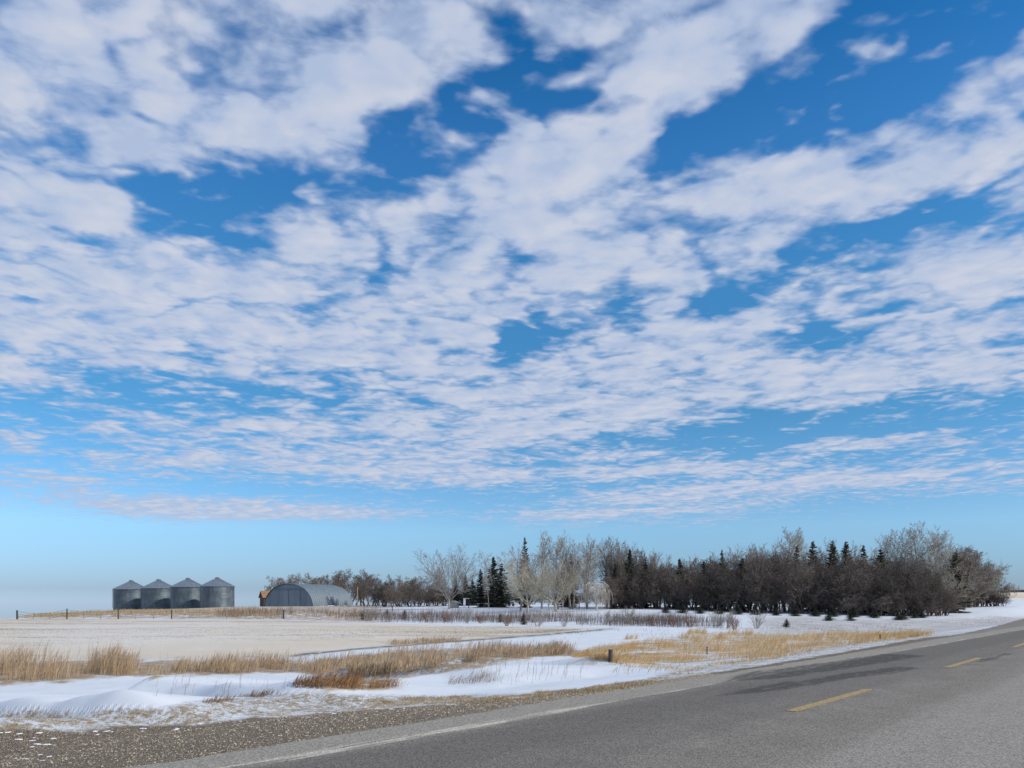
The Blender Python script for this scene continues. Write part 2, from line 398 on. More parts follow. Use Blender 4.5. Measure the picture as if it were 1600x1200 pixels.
verge[back] = ((D > -7) & (D < -2))[back]*.8
fieldm[back] = ((D > 26) | (D < -12))[back]*1.
fur = np.exp(-((py-L(c, L4))/np.where(c < 500, 2.2, 1.3))**2)*sst(c, 440, 470)*(1-sst(c, 930, 980)); fur[back] = 0
for nm, arr in (('gravel', gravel), ('verge', verge), ('band', band), ('gold', gold), ('rough', rough), ('field', fieldm), ('farm', farm), ('yard', yard), ('furrow', fur)):
    at = ground.data.attributes.new(nm, 'FLOAT', 'POINT'); at.data.foreach_set('value', arr.astype(np.float32))
pos = t.new('ShaderNodeNewGeometry').outputs['Position']
A = {k: t.attr(k).outputs['Fac'] for k in ('gravel','verge','band','gold','rough','field','farm','yard','furrow')}
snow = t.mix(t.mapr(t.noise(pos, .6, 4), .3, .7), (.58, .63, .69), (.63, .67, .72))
litter = t.mix(t.mapr(t.noise(pos, 26., 5, .7), .3, .7), (.15, .115, .075), (.46, .37, .25))
nf = t.noise(pos, 9., 6, .68, .3); nm_ = t.noise(pos, 1.9, 5, .6)
# verge: crusty snow with straw poking through
mv = t.math('MULTIPLY', A['verge'], t.mapr(t.math('MULTIPLY_ADD', nm_, .45, nf), .68, .82, 0, .9))
col = t.mix(mv, snow, litter)
mb = t.math('MULTIPLY', A['band'], t.mapr(t.math('MULTIPLY_ADD', nm_, .7, nf), .66, .82))
col = t.mix(mb, col, t.mix(.35, litter, (.42, .30, .19)))
goldc = t.mix(t.mapr(t.noise(pos, 12., 5, .7), .35, .65), (.30, .19, .085), (.56, .41, .22))
ns = t.noise(t.mapping(pos, (.5, 1.6, 1)), 1.1, 6, .65)
mg = t.math('MULTIPLY', A['gold'], t.mapr(ns, .46, .56))
col = t.mix(mg, col, goldc)
rf = t.noise(t.mapping(pos, (.35, 1.2, 1)), 1.5, 7, .75)
mr = t.math('MULTIPLY', A['rough'], t.mapr(rf, .36, .58, 0, .8))
col = t.mix(mr, col, (.36, .32, .275))
# stubble field
fcol = t.mix(t.mapr(t.noise(pos, .05, 3), .4, .6), (.585, .525, .435), (.62, .585, .53))
row = t.noise(t.mapping(pos, (.55, 3.2, 1), (0, 0, R(7))), 1.0, 6, .72)
fl = t.noise(t.mapping(pos, (.02, .1, 1)), 1.6, 4, .6)
stub = t.mapr(t.math('MULTIPLY_ADD', fl, .9, row), .97, 1.08, 0, .9)
sx = t.new('ShaderNodeSeparateXYZ'); t.l.new(pos, sx.inputs[0])
stub = t.math('MULTIPLY', stub, t.mapr(t.noise(pos, 5., 3, .7), .42, .55))
fcol = t.mix(stub, fcol, (.20, .16, .12))
col = t.mix(A['field'], col, fcol)
col = t.mix(t.math('MULTIPLY', A['yard'], t.mapr(t.noise(pos, 1.2, 4), .35, .55)), col, (.34, .25, .16))
col = t.mix(t.math('MULTIPLY', A['furrow'], t.mapr(t.noise(pos, 1.5, 3), .3, .5)), col, (.07, .06, .055))
col = t.mix(A['farm'], col, t.mix(t.mapr(t.noise(pos, .02, 4), .4, .6), (.62, .50, .36), (.68, .60, .50)))
# gravel
vg = t.new('ShaderNodeTexVoronoi'); t.l.new(pos, vg.inputs['Vector']); vg.inputs['Scale'].default_value = 58.
gs = t.new('ShaderNodeSeparateColor'); t.l.new(vg.outputs['Color'], gs.inputs[0])
gc = t.mix(gs.outputs[0], (.345, .285, .21), (.64, .54, .41))
gc = t.mix(t.mapr(vg.outputs['Distance'], .25, .6), gc, (.10, .08, .058))
gc = t.mix(t.mapr(t.noise(pos, 1.3, 4), .35, .7, 0, .35), gc, (.20, .16, .115))
col = t.mix(A['gravel'], col, gc)
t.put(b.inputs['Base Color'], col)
b.inputs['Specular IOR Level'].default_value = .25
hgt = t.math('MULTIPLY', t.math('SUBTRACT', 1., vg.outputs['Distance']), A['gravel'])
nrm = t.bump(hgt, 1., .02)
busy = t.math('MAXIMUM', t.math('MAXIMUM', A['verge'], A['band']), t.math('MAXIMUM', A['gold'], A['rough']))
nrm = t.bump(t.math('MULTIPLY', nf, busy), .8, .09, nrm)
rip = t.noise(t.mapping(pos, (.35, 1.5, 1), (0, 0, R(12))), 1.6, 5, .5)
nrm = t.bump(rip, .35, .10, nrm)
t.put(b.inputs['Normal'], nrm)

# ------------------------------------------------------------------ road
print('road')
def to_w(s, D): return (SN*s-CS*D, CS*s+SN*D)
ro = bpy.data.objects.new('x', None)
rng = np.random.default_rng(5)
def strip(name, S, D0, D1, z0, thick, mat, kind='structure'):
    """a sheet laid along the road, local x = along, y = to the left"""
    S = np.asarray(S, float); n = len(S)
    top0 = np.stack([S, D0, np.full(n, z0)], -1); top1 = np.stack([S, D1, np.full(n, z0)], -1)
    b0 = top0-[0,0,thick]; b1 = top1-[0,0,thick]
    V = np.concatenate([top0, top1, b0, b1]); i = np.arange(n-1)
    q = [np.stack([i, i+1, n+i+1, n+i], -1), np.stack([n+i, n+i+1, 3*n+i+1, 3*n+i], -1), np.stack([2*n+i, 2*n+i+1, i+1, i], -1)]
    o = mesh_np(name, V, np.concatenate(q), mat); o.rotation_euler = (0, 0, math.atan2(CS, SN))
    tag(o, kind=kind); return o
m_r, t, b = material('asphalt', .95); b.inputs['Specular IOR Level'].default_value = .12
oc = t.new('ShaderNodeTexCoord').outputs['Object']
ss = t.new('ShaderNodeSeparateXYZ'); t.l.new(oc, ss.inputs[0])
lo = t.mapping(oc, (.12, 1.6, 1))
wob = t.math('MULTIPLY', t.math('SUBTRACT', t.noise(lo, 1.1, 5, .6), .5), .9)
DD = t.math('ADD', ss.outputs[1], wob)
def bandm(c0, wd, soft): return t.mapr(t.math('ABSOLUTE', t.math('SUBTRACT', DD, c0)), wd, wd+soft, 1., 0.)
base = t.mix(t.mapr(t.noise(oc, 1.2, 5, .6), .3, .7), (.165, .16, .152), (.21, .205, .195))
base = t.mix(t.math('MULTIPLY', bandm(5.9, .5, .5), .8), base, (.125, .122, .12))
base = t.mix(t.math('MULTIPLY', bandm(4.75, .25, .5), .6), base, (.14, .137, .134))
base = t.mix(t.math('MULTIPLY', bandm(2.0, .45, .9), .7), base, (.275, .27, .26))
base = t.mix(t.math('MULTIPLY', bandm(3.3, .2, .6), .5), base, (.185, .18, .17))
base = t.mix(t.math('MULTIPLY', bandm(7.25, .3, .25), .85), base, (.27, .265, .25))
pale = t.math('MULTIPLY', bandm(6.83, .0, .07), t.mapr(t.noise(lo, 6., 4), .40, .55))
base = t.mix(t.math('MULTIPLY', pale, .7), base, (.55, .54, .50))
# tar repairs
pw = t.math('ADD', ss.outputs[1], t.math('MULTIPLY', t.math('SUBTRACT', t.noise(t.mapping(oc, (.5, 3, 1)), 1.2, 6, .7), .5), .9))
def patch(s0, s1, d0, d1, wd):
    f = t.mapr(ss.outputs[0], s0, s1, 0, 1, False); cen = t.fmix(f, d0, d1)
    prof = t.math('MULTIPLY', t.mapr(f, 0., .25), t.mapr(f, .97, 1., 1., 0.))
    return t.math('MULTIPLY', t.mapr(prof, .02, .2), t.mapr(t.math('SUBTRACT', t.math('ABSOLUTE', t.math('SUBTRACT', pw, cen)), t.math('MULTIPLY', prof, wd)), -.12, .05, 1., 0.))
pm = t.math('MAXIMUM', patch(13.5, 25.0, 6.9, 6.2, .58), patch(11.5, 20.3, 6.0, 5.0, .34))
pm = t.math('MAXIMUM', pm, patch(22.5, 27.5, 4.05, 4.0, .12))
pm = t.math('MULTIPLY', pm, t.mapr(t.noise(t.mapping(oc, (.7, 3, 1)), 3., 4), .3, .5, .35, 1.))
base = t.mix(t.math('MULTIPLY', pm, .72), base, (.05, .049, .05))
va = t.new('ShaderNodeTexVoronoi'); t.l.new(oc, va.inputs['Vector']); va.inputs['Scale'].default_value = 52.
vs = t.new('ShaderNodeSeparateColor'); t.l.new(va.outputs['Color'], vs.inputs[0])
base = t.mix(1., base, t.mix(t.mapr(vs.outputs[0], 0, 1, 0, 1), (.80, .765, .71), (1.40, 1.34, 1.24)), 'MULTIPLY')
t.put(b.inputs['Base Color'], base)
nrm = t.bump(va.outputs['Distance'], .55, .012); nrm = t.bump(t.noise(oc, 3., 4), .3, .03, nrm)
t.put(b.inputs['Normal'], nrm)
S = np.concatenate([np.arange(-60, -2, 2.), np.arange(-2, 60, .12), np.arange(60, 420, 4.)])
jag = (fbm(S*1.6, S*0, 51, 4)-.5)*.22
jag2 = (fbm(S*1.6, S*0+9, 52, 4)-.5)*.22
bend = np.clip(S-18, 0, 400)**2*.0009*(S < 60) + (S >= 60)*(42**2*.0009+(S-60)*2*42*.0009)
strip('road', S, 1.05+jag2+bend, 7.62+jag+bend, 0.0, .035, m_r)
m_y, t, b = material('worn_yellow_paint', .7)
oc = t.new('ShaderNodeTexCoord').outputs['Object']
n = t.noise(oc, 30., 5, .7); v_ = t.vor(oc, 75.)
m2 = t.mapr(t.math('MULTIPLY_ADD', v_, .35, n), .50, .72)
t.put(b.inputs['Base Color'], t.mix(m2, (.70, .42, .06), (.22, .18, .11)))
def bnd(S): return np.clip(S-18, 0, 400)**2*.0009
for k, (a0, a1) in enumerate(((-9, -5.4), (1.0, 4.6), (11.05, 14.7), (20.7, 24.7), (31.2, 35.1), (41, 45))):
    SS = np.arange(a0, a1+.01, .1); jg = rng.normal(0, .006, (2, len(SS)))
    D0 = 4.30+bnd(SS); o = strip('lane_dash', SS, D0-.075+jg[0], D0+.075+jg[1], .006, .004, m_y)

# ------------------------------------------------------------------ loose gravel stones (one mass)
def ico():
    p = (1+5**.5)/2
    v = np.array([(-1,p,0),(1,p,0),(-1,-p,0),(1,-p,0),(0,-1,p),(0,1,p),(0,-1,-p),(0,1,-p),(p,0,-1),(p,0,1),(-p,0,-1),(-p,0,1)], float); v /= np.linalg.norm(v[0])
    f = np.array([(0,11,5),(0,5,1),(0,1,7),(0,7,10),(0,10,11),(1,5,9),(5,11,4),(11,10,2),(10,7,6),(7,1,8),(3,9,4),(3,4,2),(3,2,6),(3,6,8),(3,8,9),(4,9,5),(2,4,11),(6,2,10),(8,6,7),(9,8,1)])
    return v, f
iv, if_ = ico()
def blobs(name, P, Rr, mat, sq=(1, 1, .6), seed=1, jit=.25):
    r = np.random.default_rng(seed); n = len(P)
    v = iv[None]*(1+r.normal(0, jit, (n, 12, 1)).clip(-.5, .5))*Rr[:, None, None]*np.array(sq)*(1+r.uniform(-.3, .3, (n, 1, 3)))
    a = r.uniform(0, 6.28, n); ca, sa = np.cos(a)[:, None], np.sin(a)[:, None]
    v = np.stack([v[..., 0]*ca-v[..., 1]*sa, v[..., 0]*sa+v[..., 1]*ca, v[..., 2]], -1)+np.asarray(P)[:, None]
    f = (if_[None]+12*np.arange(n)[:, None, None]).reshape(-1, 3)
    return mesh_np(name, v.reshape(-1, 3), f, mat)
m_st, t, b = material('gravel_stone', .85)
r_ = t.new('ShaderNodeNewGeometry').outputs['Random Per Island']
t.put(b.inputs['Base Color'], t.mix(t.mapr(r_, 0, 1, 0, 1, False), (.27, .22, .165), (.62, .53, .41)))
n = 34000
s_ = rng.uniform(-3, 16, n); e_ = np.interp(s_, sl, dl)+.1; d_ = 7.45+(e_-7.3)*rng.beta(1.1, 1.2, n)
X, Y = to_w(s_, d_); rr = rng.gamma(3., .0017, n).clip(.003, .014)
o = blobs('gravel', np.stack([X, Y, H(X, Y)+rr*.2], -1), rr, m_st, seed=3)
tag(o, 'loose brown gravel scattered over the shoulder beside the asphalt', 'gravel', kind='stuff')
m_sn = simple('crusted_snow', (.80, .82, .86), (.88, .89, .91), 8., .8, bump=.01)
cc = np.concatenate([rng.uniform(0, 90, 16), rng.uniform(0, 1000, 40)]); pp = np.concatenate([rng.uniform(1150, 1192, 16), L(rng.uniform(0, 1, 40)*0+cc[16:], L1)+rng.exponential(4, 40)+1])
X, Y, Z = hit(cc, pp); rr = rng.uniform(.01, .034, len(X))
o = blobs('snow_crumbs', np.stack([X, Y, Z], -1), rr, m_sn, (1.6, .9, .22), 4)
tag(o, 'scraps of crusted snow lying on the brown gravel shoulder', 'snow', kind='stuff')

# ------------------------------------------------------------------ grasses (masses)
print('grass')
def blades(P, hgt, wid, lean, leandir, rng, spread=.25, plume=0.):
    """curved blades, 3 segments each"""
    n = len(P); P = np.asarray(P)
    a = leandir+rng.normal(0, .5, n); l = np.abs(lean+rng.normal(0, spread, n))
    dx_, dy_ = np.cos(a), np.sin(a)
    face = rng.uniform(0, 6.28, n); wx, wy = np.cos(face), np.sin(face)
    ts = np.array([0, .35, .7, 1.]); wf = np.array([1., .85, .55+plume, .08])
    V = np.zeros((n, 4, 2, 3))
    for k, tt in enumerate(ts):
        th = l*tt; off = hgt*(1-np.cos(th))/np.maximum(l, 1e-3); up = hgt*np.sin(th)/np.maximum(l, 1e-3)
        for q, sg in enumerate((-1, 1)):
            V[:, k, q, 0] = P[:, 0]+dx_*off+wx*wid*wf[k]*sg*.5
            V[:, k, q, 1] = P[:, 1]+dy_*off+wy*wid*wf[k]*sg*.5
            V[:, k, q, 2] = P[:, 2]-.02+up
    b = (8*np.arange(n))[:, None, None]
    f = np.array([[0,1,3,2],[2,3,5,4],[4,5,7,6]])[None]
    return V.reshape(-1, 3), (b+f).reshape(-1, 4)
def grass_mat(name, c1, c2, c3):
    m, t, b = material(name, .75)
    r_ = t.new('ShaderNodeNewGeometry').outputs['Random Per Island']
    pos = t.new('ShaderNodeNewGeometry').outputs['Position']
    col = t.mix(t.mapr(r_, 0, 1, 0, 1, False), c1, c2)
    col = t.mix(t.mapr(t.noise(pos, .7, 3), .4, .65, 0, .6), col, c3)
    t.put(b.inputs['Base Color'], col); b.inputs['Specular IOR Level'].default_value = .2
    return m
M_reed = grass_mat('tan_grass', (.24, .165, .10), (.60, .47, .32), (.44, .31, .19))
M_gold = grass_mat('golden_grass', (.40, .25, .10), (.76, .55, .27), (.58, .36, .15))
M_short = grass_mat('straw_grass', (.22, .16, .09), (.56, .43, .26), (.46, .34, .18))
M_rust = grass_mat('rusty_grass', (.16, .08, .035), (.40, .22, .09), (.30, .17, .08))
M_twig = grass_mat('twig_brush', (.06, .045, .04), (.21, .17, .15), (.13, .09, .075))
M_stub = grass_mat('cut_stubble', (.14, .11, .08), (.36, .29, .20), (.26, .2, .14))
M_brown = grass_mat('brown_weeds', (.13, .095, .065), (.34, .26, .18), (.26, .18, .11))
def zone(n, c0, c1, top, bot, keep=None, seed=1, clump=0):
    r = np.random.default_rng(seed)
    cc = r.uniform(c0, c1, n); lo_, hi_ = L(cc, top), L(cc, bot); ok = hi_ > lo_+.2
    cc = cc[ok]; lo_, hi_ = lo_[ok], hi_[ok]; pp = r.uniform(lo_, hi_)
    e_ = np.clip(np.minimum(cc-c0, c1-cc)/min(34, (c1-c0)/3), 0, 1)*np.clip((hi_-pp)/np.maximum(1.2, (hi_-lo_)*.25), 0, 1)**.5*np.clip((pp-lo_)/np.maximum(1.2, (hi_-lo_)*.25), 0, 1)**.5
    k_ = r.random(len(cc)) < e_+.12*(1 if n > 800 else 4); cc, pp, e_ = cc[k_], pp[k_], e_[k_]
    X, Y, Z = hit(cc, pp)
    if clump:
        m = fbm(X*clump, Y*clump, seed+60, 3)+.18*(e_-1); ok = m > (keep if keep else .45)+r.normal(0, .03, len(X))
        X, Y, Z, cc, pp = X[ok], Y[ok], Z[ok], cc[ok], pp[ok]
    return np.stack([X, Y, Z], -1), cc, pp, r
def grass(name, parts, mat, label, cat='grass'):
    Vs, Fs, k = [], [], 0
    for v, f in parts: Vs.append(v); Fs.append(f+k); k += len(v)
    o = mesh_np(name, np.concatenate(Vs), np.concatenate(Fs), mat)
    tag(o, label, cat, kind='stuff'); return o
LR = 0.15      # wind has laid the grass over to the right
def tuft(zn, h0, h1, wid, lean=.5, plume=.5, sp=.22, px=False):
    P, cc, pp, r = zn
    hm = .45+.55*fbm(P[:, 0]*.9, P[:, 1]*.9, 5, 3)+.55*(fbm(P[:, 0]*4.5, P[:, 1]*3, 6, 2)-.3)
    h = (h0+(h1-h0)*r.beta(1.3, 1.8, len(P)))*hm
    if px: h = h*np.clip(P[:, 1], 8, 90)/F
    return blades(P, h, wid*r.uniform(.6, 1.3, len(P)), lean, LR, r, sp, plume)
E1 = zone(10500, -30, 222, [(-30,1040),(120,1040),(222,1046)], [(-30,1069),(100,1066),(150,1058),(222,1056)], .48, 11, 1.3)
E2 = zone(6500, 250, 480, [(250,1043),(480,1036)], [(250,1056),(480,1051)], .45, 12, 1.)
E3 = zone(17000, 460, 900, [(460,1042),(560,1026),(600,1018),(720,1012),(800,1014),(900,1018)], [(460,1062),(540,1062),(600,1056),(700,1046),(820,1034),(870,1024),(900,1026)], .46, 13, .8)
E4 = zone(2600, 590, 725, [(590,1007),(725,1000)], [(590,1012),(725,1003)], .42, 14, .4)
E5 = zone(260, 220, 270, [(220,1044)], [(220,1056)], None, 15)
grass('tall_grass', [tuft(E1, 12, 54, .007, .5, .9, .25, True), tuft(E2, 9, 36, .008, .5, .9, .25, True), tuft(E3, 8, 27, .009, .5, .9, .25, True), tuft(E4, 5, 14, .014, .5, .8, .25, True), tuft(E5, 6, 16, .009, .5, .8, .25, True)], M_reed,
      'dry tan roadside grass standing knee high along the field side of the snow drifts')
E6 = zone(1700, 455, 572, [(455,1068),(500,1060),(585,1066)], [(455,1076),(520,1082),(585,1080)], .40, 16, 1.2)
E7 = zone(1500, 250, 480, [(250,1104),(350,1092),(420,1081),(480,1074)], [(250,1109),(350,1098),(420,1088),(480,1082)], .44, 17, 1.4)
E8 = zone(1300, 560, 640, [(560,1066),(640,1060)], [(560,1080),(640,1072)], .45, 18, 1.5)
grass('rusty_grass', [tuft(E6, 9, 34, .008, .95, .5, .3, True), tuft(E7, 6, 20, .006, 1.0, .3, .3, True), tuft(E8, 8, 26, .007, .9, .4, .3, True)], M_rust,
      'rusty brown clump and streak of bent grass poking out between the two drifts')
ES = zone(60000, -60, 930, [(-60,968),(440,972),(600,977),(800,982),(930,984)], [(a, b_-3) for a, b_ in L4], None, 44)
m_ = (fbm(ES[0][:, 0]*.035, ES[0][:, 1]*.10, 77, 3)+.35*fbm(ES[0][:, 0]*.3, ES[0][:, 1]*2.2, 78, 3)) > .72
ES = (ES[0][m_], None, None, ES[3])
grass('stubble', [tuft(ES, .03, .11, .016, .5, 0., .3)], M_stub, 'short cut grain stubble standing out of thin snow in the left field', 'stubble')
E9 = zone(50000, 880, 1460, [(880,1030),(930,1012),(1000,1001),(1060,992),(1100,987),(1250,989),(1460,987)], [(880,1034),(950,1036),(1060,1044),(1150,1034),(1200,1029),(1300,1010),(1400,1000),(1460,992)], .45, 19, .6)
def clumps(spec, seed, per):
    r = np.random.default_rng(seed); cs, ps = [], []
    for c_, p_, w_, h_ in spec: cs.append(c_+r.normal(0, w_/2.2, per)); ps.append(p_+r.normal(0, h_/2.2, per))
    cs, ps = np.concatenate(cs), np.concatenate(ps); X, Y, Z = hit(cs, ps)
    return np.stack([X, Y, Z], -1), cs, ps, r
E10 = clumps([(979,999,4,1),(986,998.5,3,1),(994,998,5,1),(990,1010,6,2),(1032,1006,7,2),(1048,1010,7,2)], 20, 60)
E11 = clumps([(1078,991,6,2),(1088,989,8,2),(1098,990,6,2),(1068,998,10,2),(1145,991,14,1.5),(1170,992,9,1.5),(1088,1003,8,3),(1125,998,10,2)], 21, 120)
E12 = zone(2200, 960, 1440, [(960,1036),(1060,1044),(1150,1034),(1200,1029),(1300,1010),(1440,993)], [(960,1042),(1060,1050),(1150,1038),(1200,1032),(1300,1014),(1440,996)], None, 22)
grass('matted_grass', [tuft(E9, 4, 17, .011, 1.3, .2, .45, True), tuft(E10, 6, 17, .012, 1., .3, .35, True), tuft(E11, 6, 20, .014, 1., .3, .35, True), tuft(E12, 3, 9, .010, .9, .3, .3, True)], M_gold,
      'golden flattened grass showing through snow on the right of the ditch')
E13 = zone(110000, -20, 1110, L2, L1, .43, 23, 3.2)
E14 = zone(900, 40, 140, [(50,1100)], [(50,1124)], .52, 24, 3.)
E14b = zone(8000, 560, 1110, [(a, b_+2) for a, b_ in L2], [(a, b_+12) for a, b_ in L2], .49, 34, 2.)
grass('short_grass', [tuft(E13, .015, .07, .0055, 1.0, .2, .4), tuft(E14, .04, .10, .006, .6), tuft(E14b, .05, .13, .008, .8)], M_short,
      'short straw coloured grass poking through crusty snow along the gravel edge')
E15 = zone(150, 720, 930, [(720,1046),(800,1040),(930,1040)], [(720,1075),(930,1066)], .45, 25, .8)
E16 = zone(60, 230, 460, [(230,1066)], [(460,1090)], None, 26)
E17 = zone(300, 700, 775, [(700,1066),(775,1052)], [(700,1072),(775,1066)], None, 27)
E18 = zone(130, 950, 1060, [(950,1046)], [(950,1060)], .4, 35, .8)
grass('grass_stems', [tuft(E15, 12, 40, .006, .45, .4, .2, True), tuft(E16, 14, 42, .006, .4, .4, .2, True), tuft(E17, 10, 26, .006, 1., .4, .2, True), tuft(E18, 8, 26, .007, .8, .4, .2, True)], M_brown,
      'thin lone grass stems standing in the smooth snow drifts')
E19 = zone(9000, 27, 440, [(27,964),(60,961),(100,958.5),(180,953.5),(300,953),(440,952)], [(27,966),(100,965),(180,961),(300,962),(440,966)], None, 28)
grass('fence_grass', [tuft(E19, .25, .6, .03, .3)], M_short, 'pale dry grass on the bank behind the wire fence below the grain bins')
E20 = zone(5600, 335, 580, [(335,957),(400,952),(580,955)], [(335,965),(440,967),(580,972)], .42, 29, .25)
grass('brown_weeds', [tuft(E20, .5, 1.25, .035, .25, 0.)], M_brown, 'brown brushy weeds between the field and the arched steel barn', 'weeds')
E21 = zone(17000, 540, 940, [(540,958),(700,957),(800,960),(940,964)], [(540,971),(640,974),(800,979),(940,980)], .41, 30, .22)
E22 = zone(9000, 930, 1160, [(930,962),(1160,966)], [(930,979),(1160,983)], .44, 31, .22)
grass('twig_brush', [tuft(E21, .5, 1.5, .018, .2, 0.), tuft(E22, .5, 1.4, .017, .2, 0.)], M_twig,
      'grey leafless sapling brush in a long band between the field and the yard', 'brush')
E23 = zone(900, 860, 1440, [(860,985),(1440,978)], [(860,1000),(1440,990)], .5, 33, .3)
E24 = zone(9000, 1160, 1590, [(1160,968),(1400,968),(1590,960)], [(1160,986),(1300,988),(1440,988),(1590,972)], .47, 36, .35)
grass('sparse_weeds', [tuft(E24, 1, 4.5, .012, 1., .2, .3, True), tuft(E23, .1, .3, .02, .7)], M_brown, 'sparse brown weeds in open snow before the golden grass', 'weeds')

# ------------------------------------------------------------------ trees
print('trees')
def tubes(S, k):
    """S rows: p0(3) p1(3) r0 r1 -> vertices, quads"""
    S = np.asarray(S, float); p0, p1, r0, r1 = S[:, :3], S[:, 3:6], S[:, 6], S[:, 7]
    d = p1-p0; d /= np.maximum(np.linalg.norm(d, axis=1, keepdims=True), 1e-6)
    ref = np.where(np.abs(d[:, 2:3]) < .9, [[0, 0, 1.]], [[1., 0, 0]])
    u = np.cross(d, ref); u /= np.linalg.norm(u, axis=1, keepdims=True); w_ = np.cross(d, u)
    a = 2*math.pi*np.arange(k)/k
    ring = np.cos(a)[None, :, None]*u[:, None]+np.sin(a)[None, :, None]*w_[:, None]
    v = np.concatenate([p0[:, None]+ring*r0[:, None, None], p1[:, None]+ring*r1[:, None, None]], 1)
    i = np.arange(k); i2 = (i+1) % k
    f = np.stack([i, i2, k+i2, k+i], -1)[None]+(2*k*np.arange(len(S)))[:, None, None]
    return v.reshape(-1, 3), f.reshape(-1, 4)
def rot_about(d, ang, az, rnd):
    dx, dy, dz = d
    # perpendicular frame
    if abs(dz) < .95: ux, uy, uz = -dy, dx, 0.
    else: ux, uy, uz = 1., 0., 0.
    dd = ux*dx+uy*dy+uz*dz; ux -= dd*dx; uy -= dd*dy; uz -= dd*dz
    l = math.sqrt(ux*ux+uy*uy+uz*uz); ux /= l; uy /= l; uz /= l
    vx, vy, vz = dy*uz-dz*uy, dz*ux-dx*uz, dx*uy-dy*ux
    ca, sa = math.cos(az), math.sin(az); c_, s_ = math.cos(ang), math.sin(ang)
    return (dx*c_+s_*(ca*ux+sa*vx), dy*c_+s_*(ca*uy+sa*vy), dz*c_+s_*(ca*uz+sa*vz))
def tree_segs(P, seed):
    rnd = random.Random(seed); tr, cr = [], []
    nl = len(P['n'])
    def grow(p, d, L_, r, lvl):
        out = tr if lvl < P.get('tl', 1) else cr
        ns = P['seg'][lvl]; st = L_/ns; nodes = []; wob = P['wob'][lvl]; trop = P['trop'][lvl]
        r1 = max(r*P.get('tip', .25), P['rmin']*.6)
        for i_ in range(ns):
            dx, dy, dz = d
            dx += rnd.gauss(0, wob); dy += rnd.gauss(0, wob); dz += rnd.gauss(0, wob)+trop
            l = math.sqrt(dx*dx+dy*dy+dz*dz); d = (dx/l, dy/l, dz/l)
            q = (p[0]+d[0]*st, p[1]+d[1]*st, max(p[2]+d[2]*st, .05))
            ra = r+(r1-r)*i_/ns; rb = r+(r1-r)*(i_+1)/ns
            out.append((*p, *q, ra, rb)); nodes.append((p, q, d, ra, rb)); p = q
        if lvl+1 > nl-1+1 or lvl >= nl: return
        n_ = P['n'][lvl]; n_ = max(1, int(n_*rnd.uniform(.75, 1.25)+.5)); t0 = P['t0'][lvl]; az = rnd.uniform(0, 6.28)
        for k in range(n_):
            f = t0+(1-t0)*((k+rnd.random()*.9)/n_); f = min(f, .999)
            i_ = int(f*ns); g = f*ns-i_; a, b_, dd, ra, rb = nodes[i_]
            pp = tuple(a[q]+(b_[q]-a[q])*g for q in range(3))
            az += 2.4+rnd.uniform(-.5, .5); an = R(P['ang'][lvl])*rnd.uniform(.7, 1.25)
            rel = (f-t0)/(1-t0+1e-6)
            ll = L_*P['ratio'][lvl]*(1-P['fall'][lvl]*rel)*rnd.uniform(.75, 1.2)
            rr_ = max((ra+(rb-ra)*g)*P['rr'][lvl], P['rmin'])
            grow(pp, rot_about(dd, an, az, rnd), ll, rr_, lvl+1)
    for st in range(P.get('stems', 1)):
        a = rnd.uniform(0, 6.28); sp_ = R(P.get('spread', 0))*rnd.uniform(.4, 1.1)
        d = (math.cos(a)*math.sin(sp_), math.sin(a)*math.sin(sp_), math.cos(sp_)); off = P.get('off', 0)
        grow((math.cos(a)*off, math.sin(a)*off, -.15), d, P['H']*rnd.uniform(.85, 1.05), P['r'], 0)
    return tr, cr
protos = {}
def proto(kind, P, seed, mt, mc):
    tr, cr = tree_segs(P, seed)
    v1, f1 = tubes(tr, 7); v2, f2 = tubes(cr, 3)
    top = v2[:, 2].max()
    a = mesh_np('trunk', v1, f1, mt, link=False, smooth=True); b_ = mesh_np('crown', v2, f2, mc, link=False)
    protos.setdefault(kind, []).append((a, b_, float(top)))
    return len(f2)
def bark(name, c1, c2, var=.12): return simple(name, c1, c2, 6., .9, bump=.02, stretch=(1, 1, .3), var=var)
B_pale = bark('pale_bark', (.28, .265, .23), (.46, .435, .385)); B_grey = bark('grey_bark', (.20, .18, .16), (.38, .35, .315))
B_dark = bark('dark_bark', (.055, .045, .038), (.11, .09, .078), .3); B_brown = bark('brown_bark', (.06, .05, .043), (.21, .18, .16), .55)
B_mid = bark('mid_bark', (.12, .10, .085), (.26, .225, .195), .3)
B_buff = bark('buff_bark', (.27, .25, .19), (.45, .41, .325))
B_straw = bark('straw_pale_twigs', (.36, .33, .28), (.52, .48, .42))
bush = dict(H=6.0, r=.09, rmin=.0145, stems=5, spread=26, off=.25, n=(9, 6, 4, 2), seg=(6, 4, 3, 2, 2), wob=(.10, .16, .2, .25, .3), trop=(.05, .05, .03, .02, 0), t0=(.22, .15, .15, .1), ang=(48, 48, 48, 50), ratio=(.42, .55, .55, .6), fall=(.45, .4, .3, .2), rr=(.5, .55, .6, .7))
poplar = dict(H=9.5, r=.14, rmin=.012, stems=1, n=(19, 8, 5, 3), seg=(9, 6, 4, 2, 2), wob=(.05, .08, .12, .2, .3), trop=(.03, .10, .07, .03, 0), t0=(.18, .2, .15, .1), ang=(34, 32, 36, 42), ratio=(.58, .42, .45, .5), fall=(.62, .35, .3, .2), rr=(.45, .5, .55, .7))
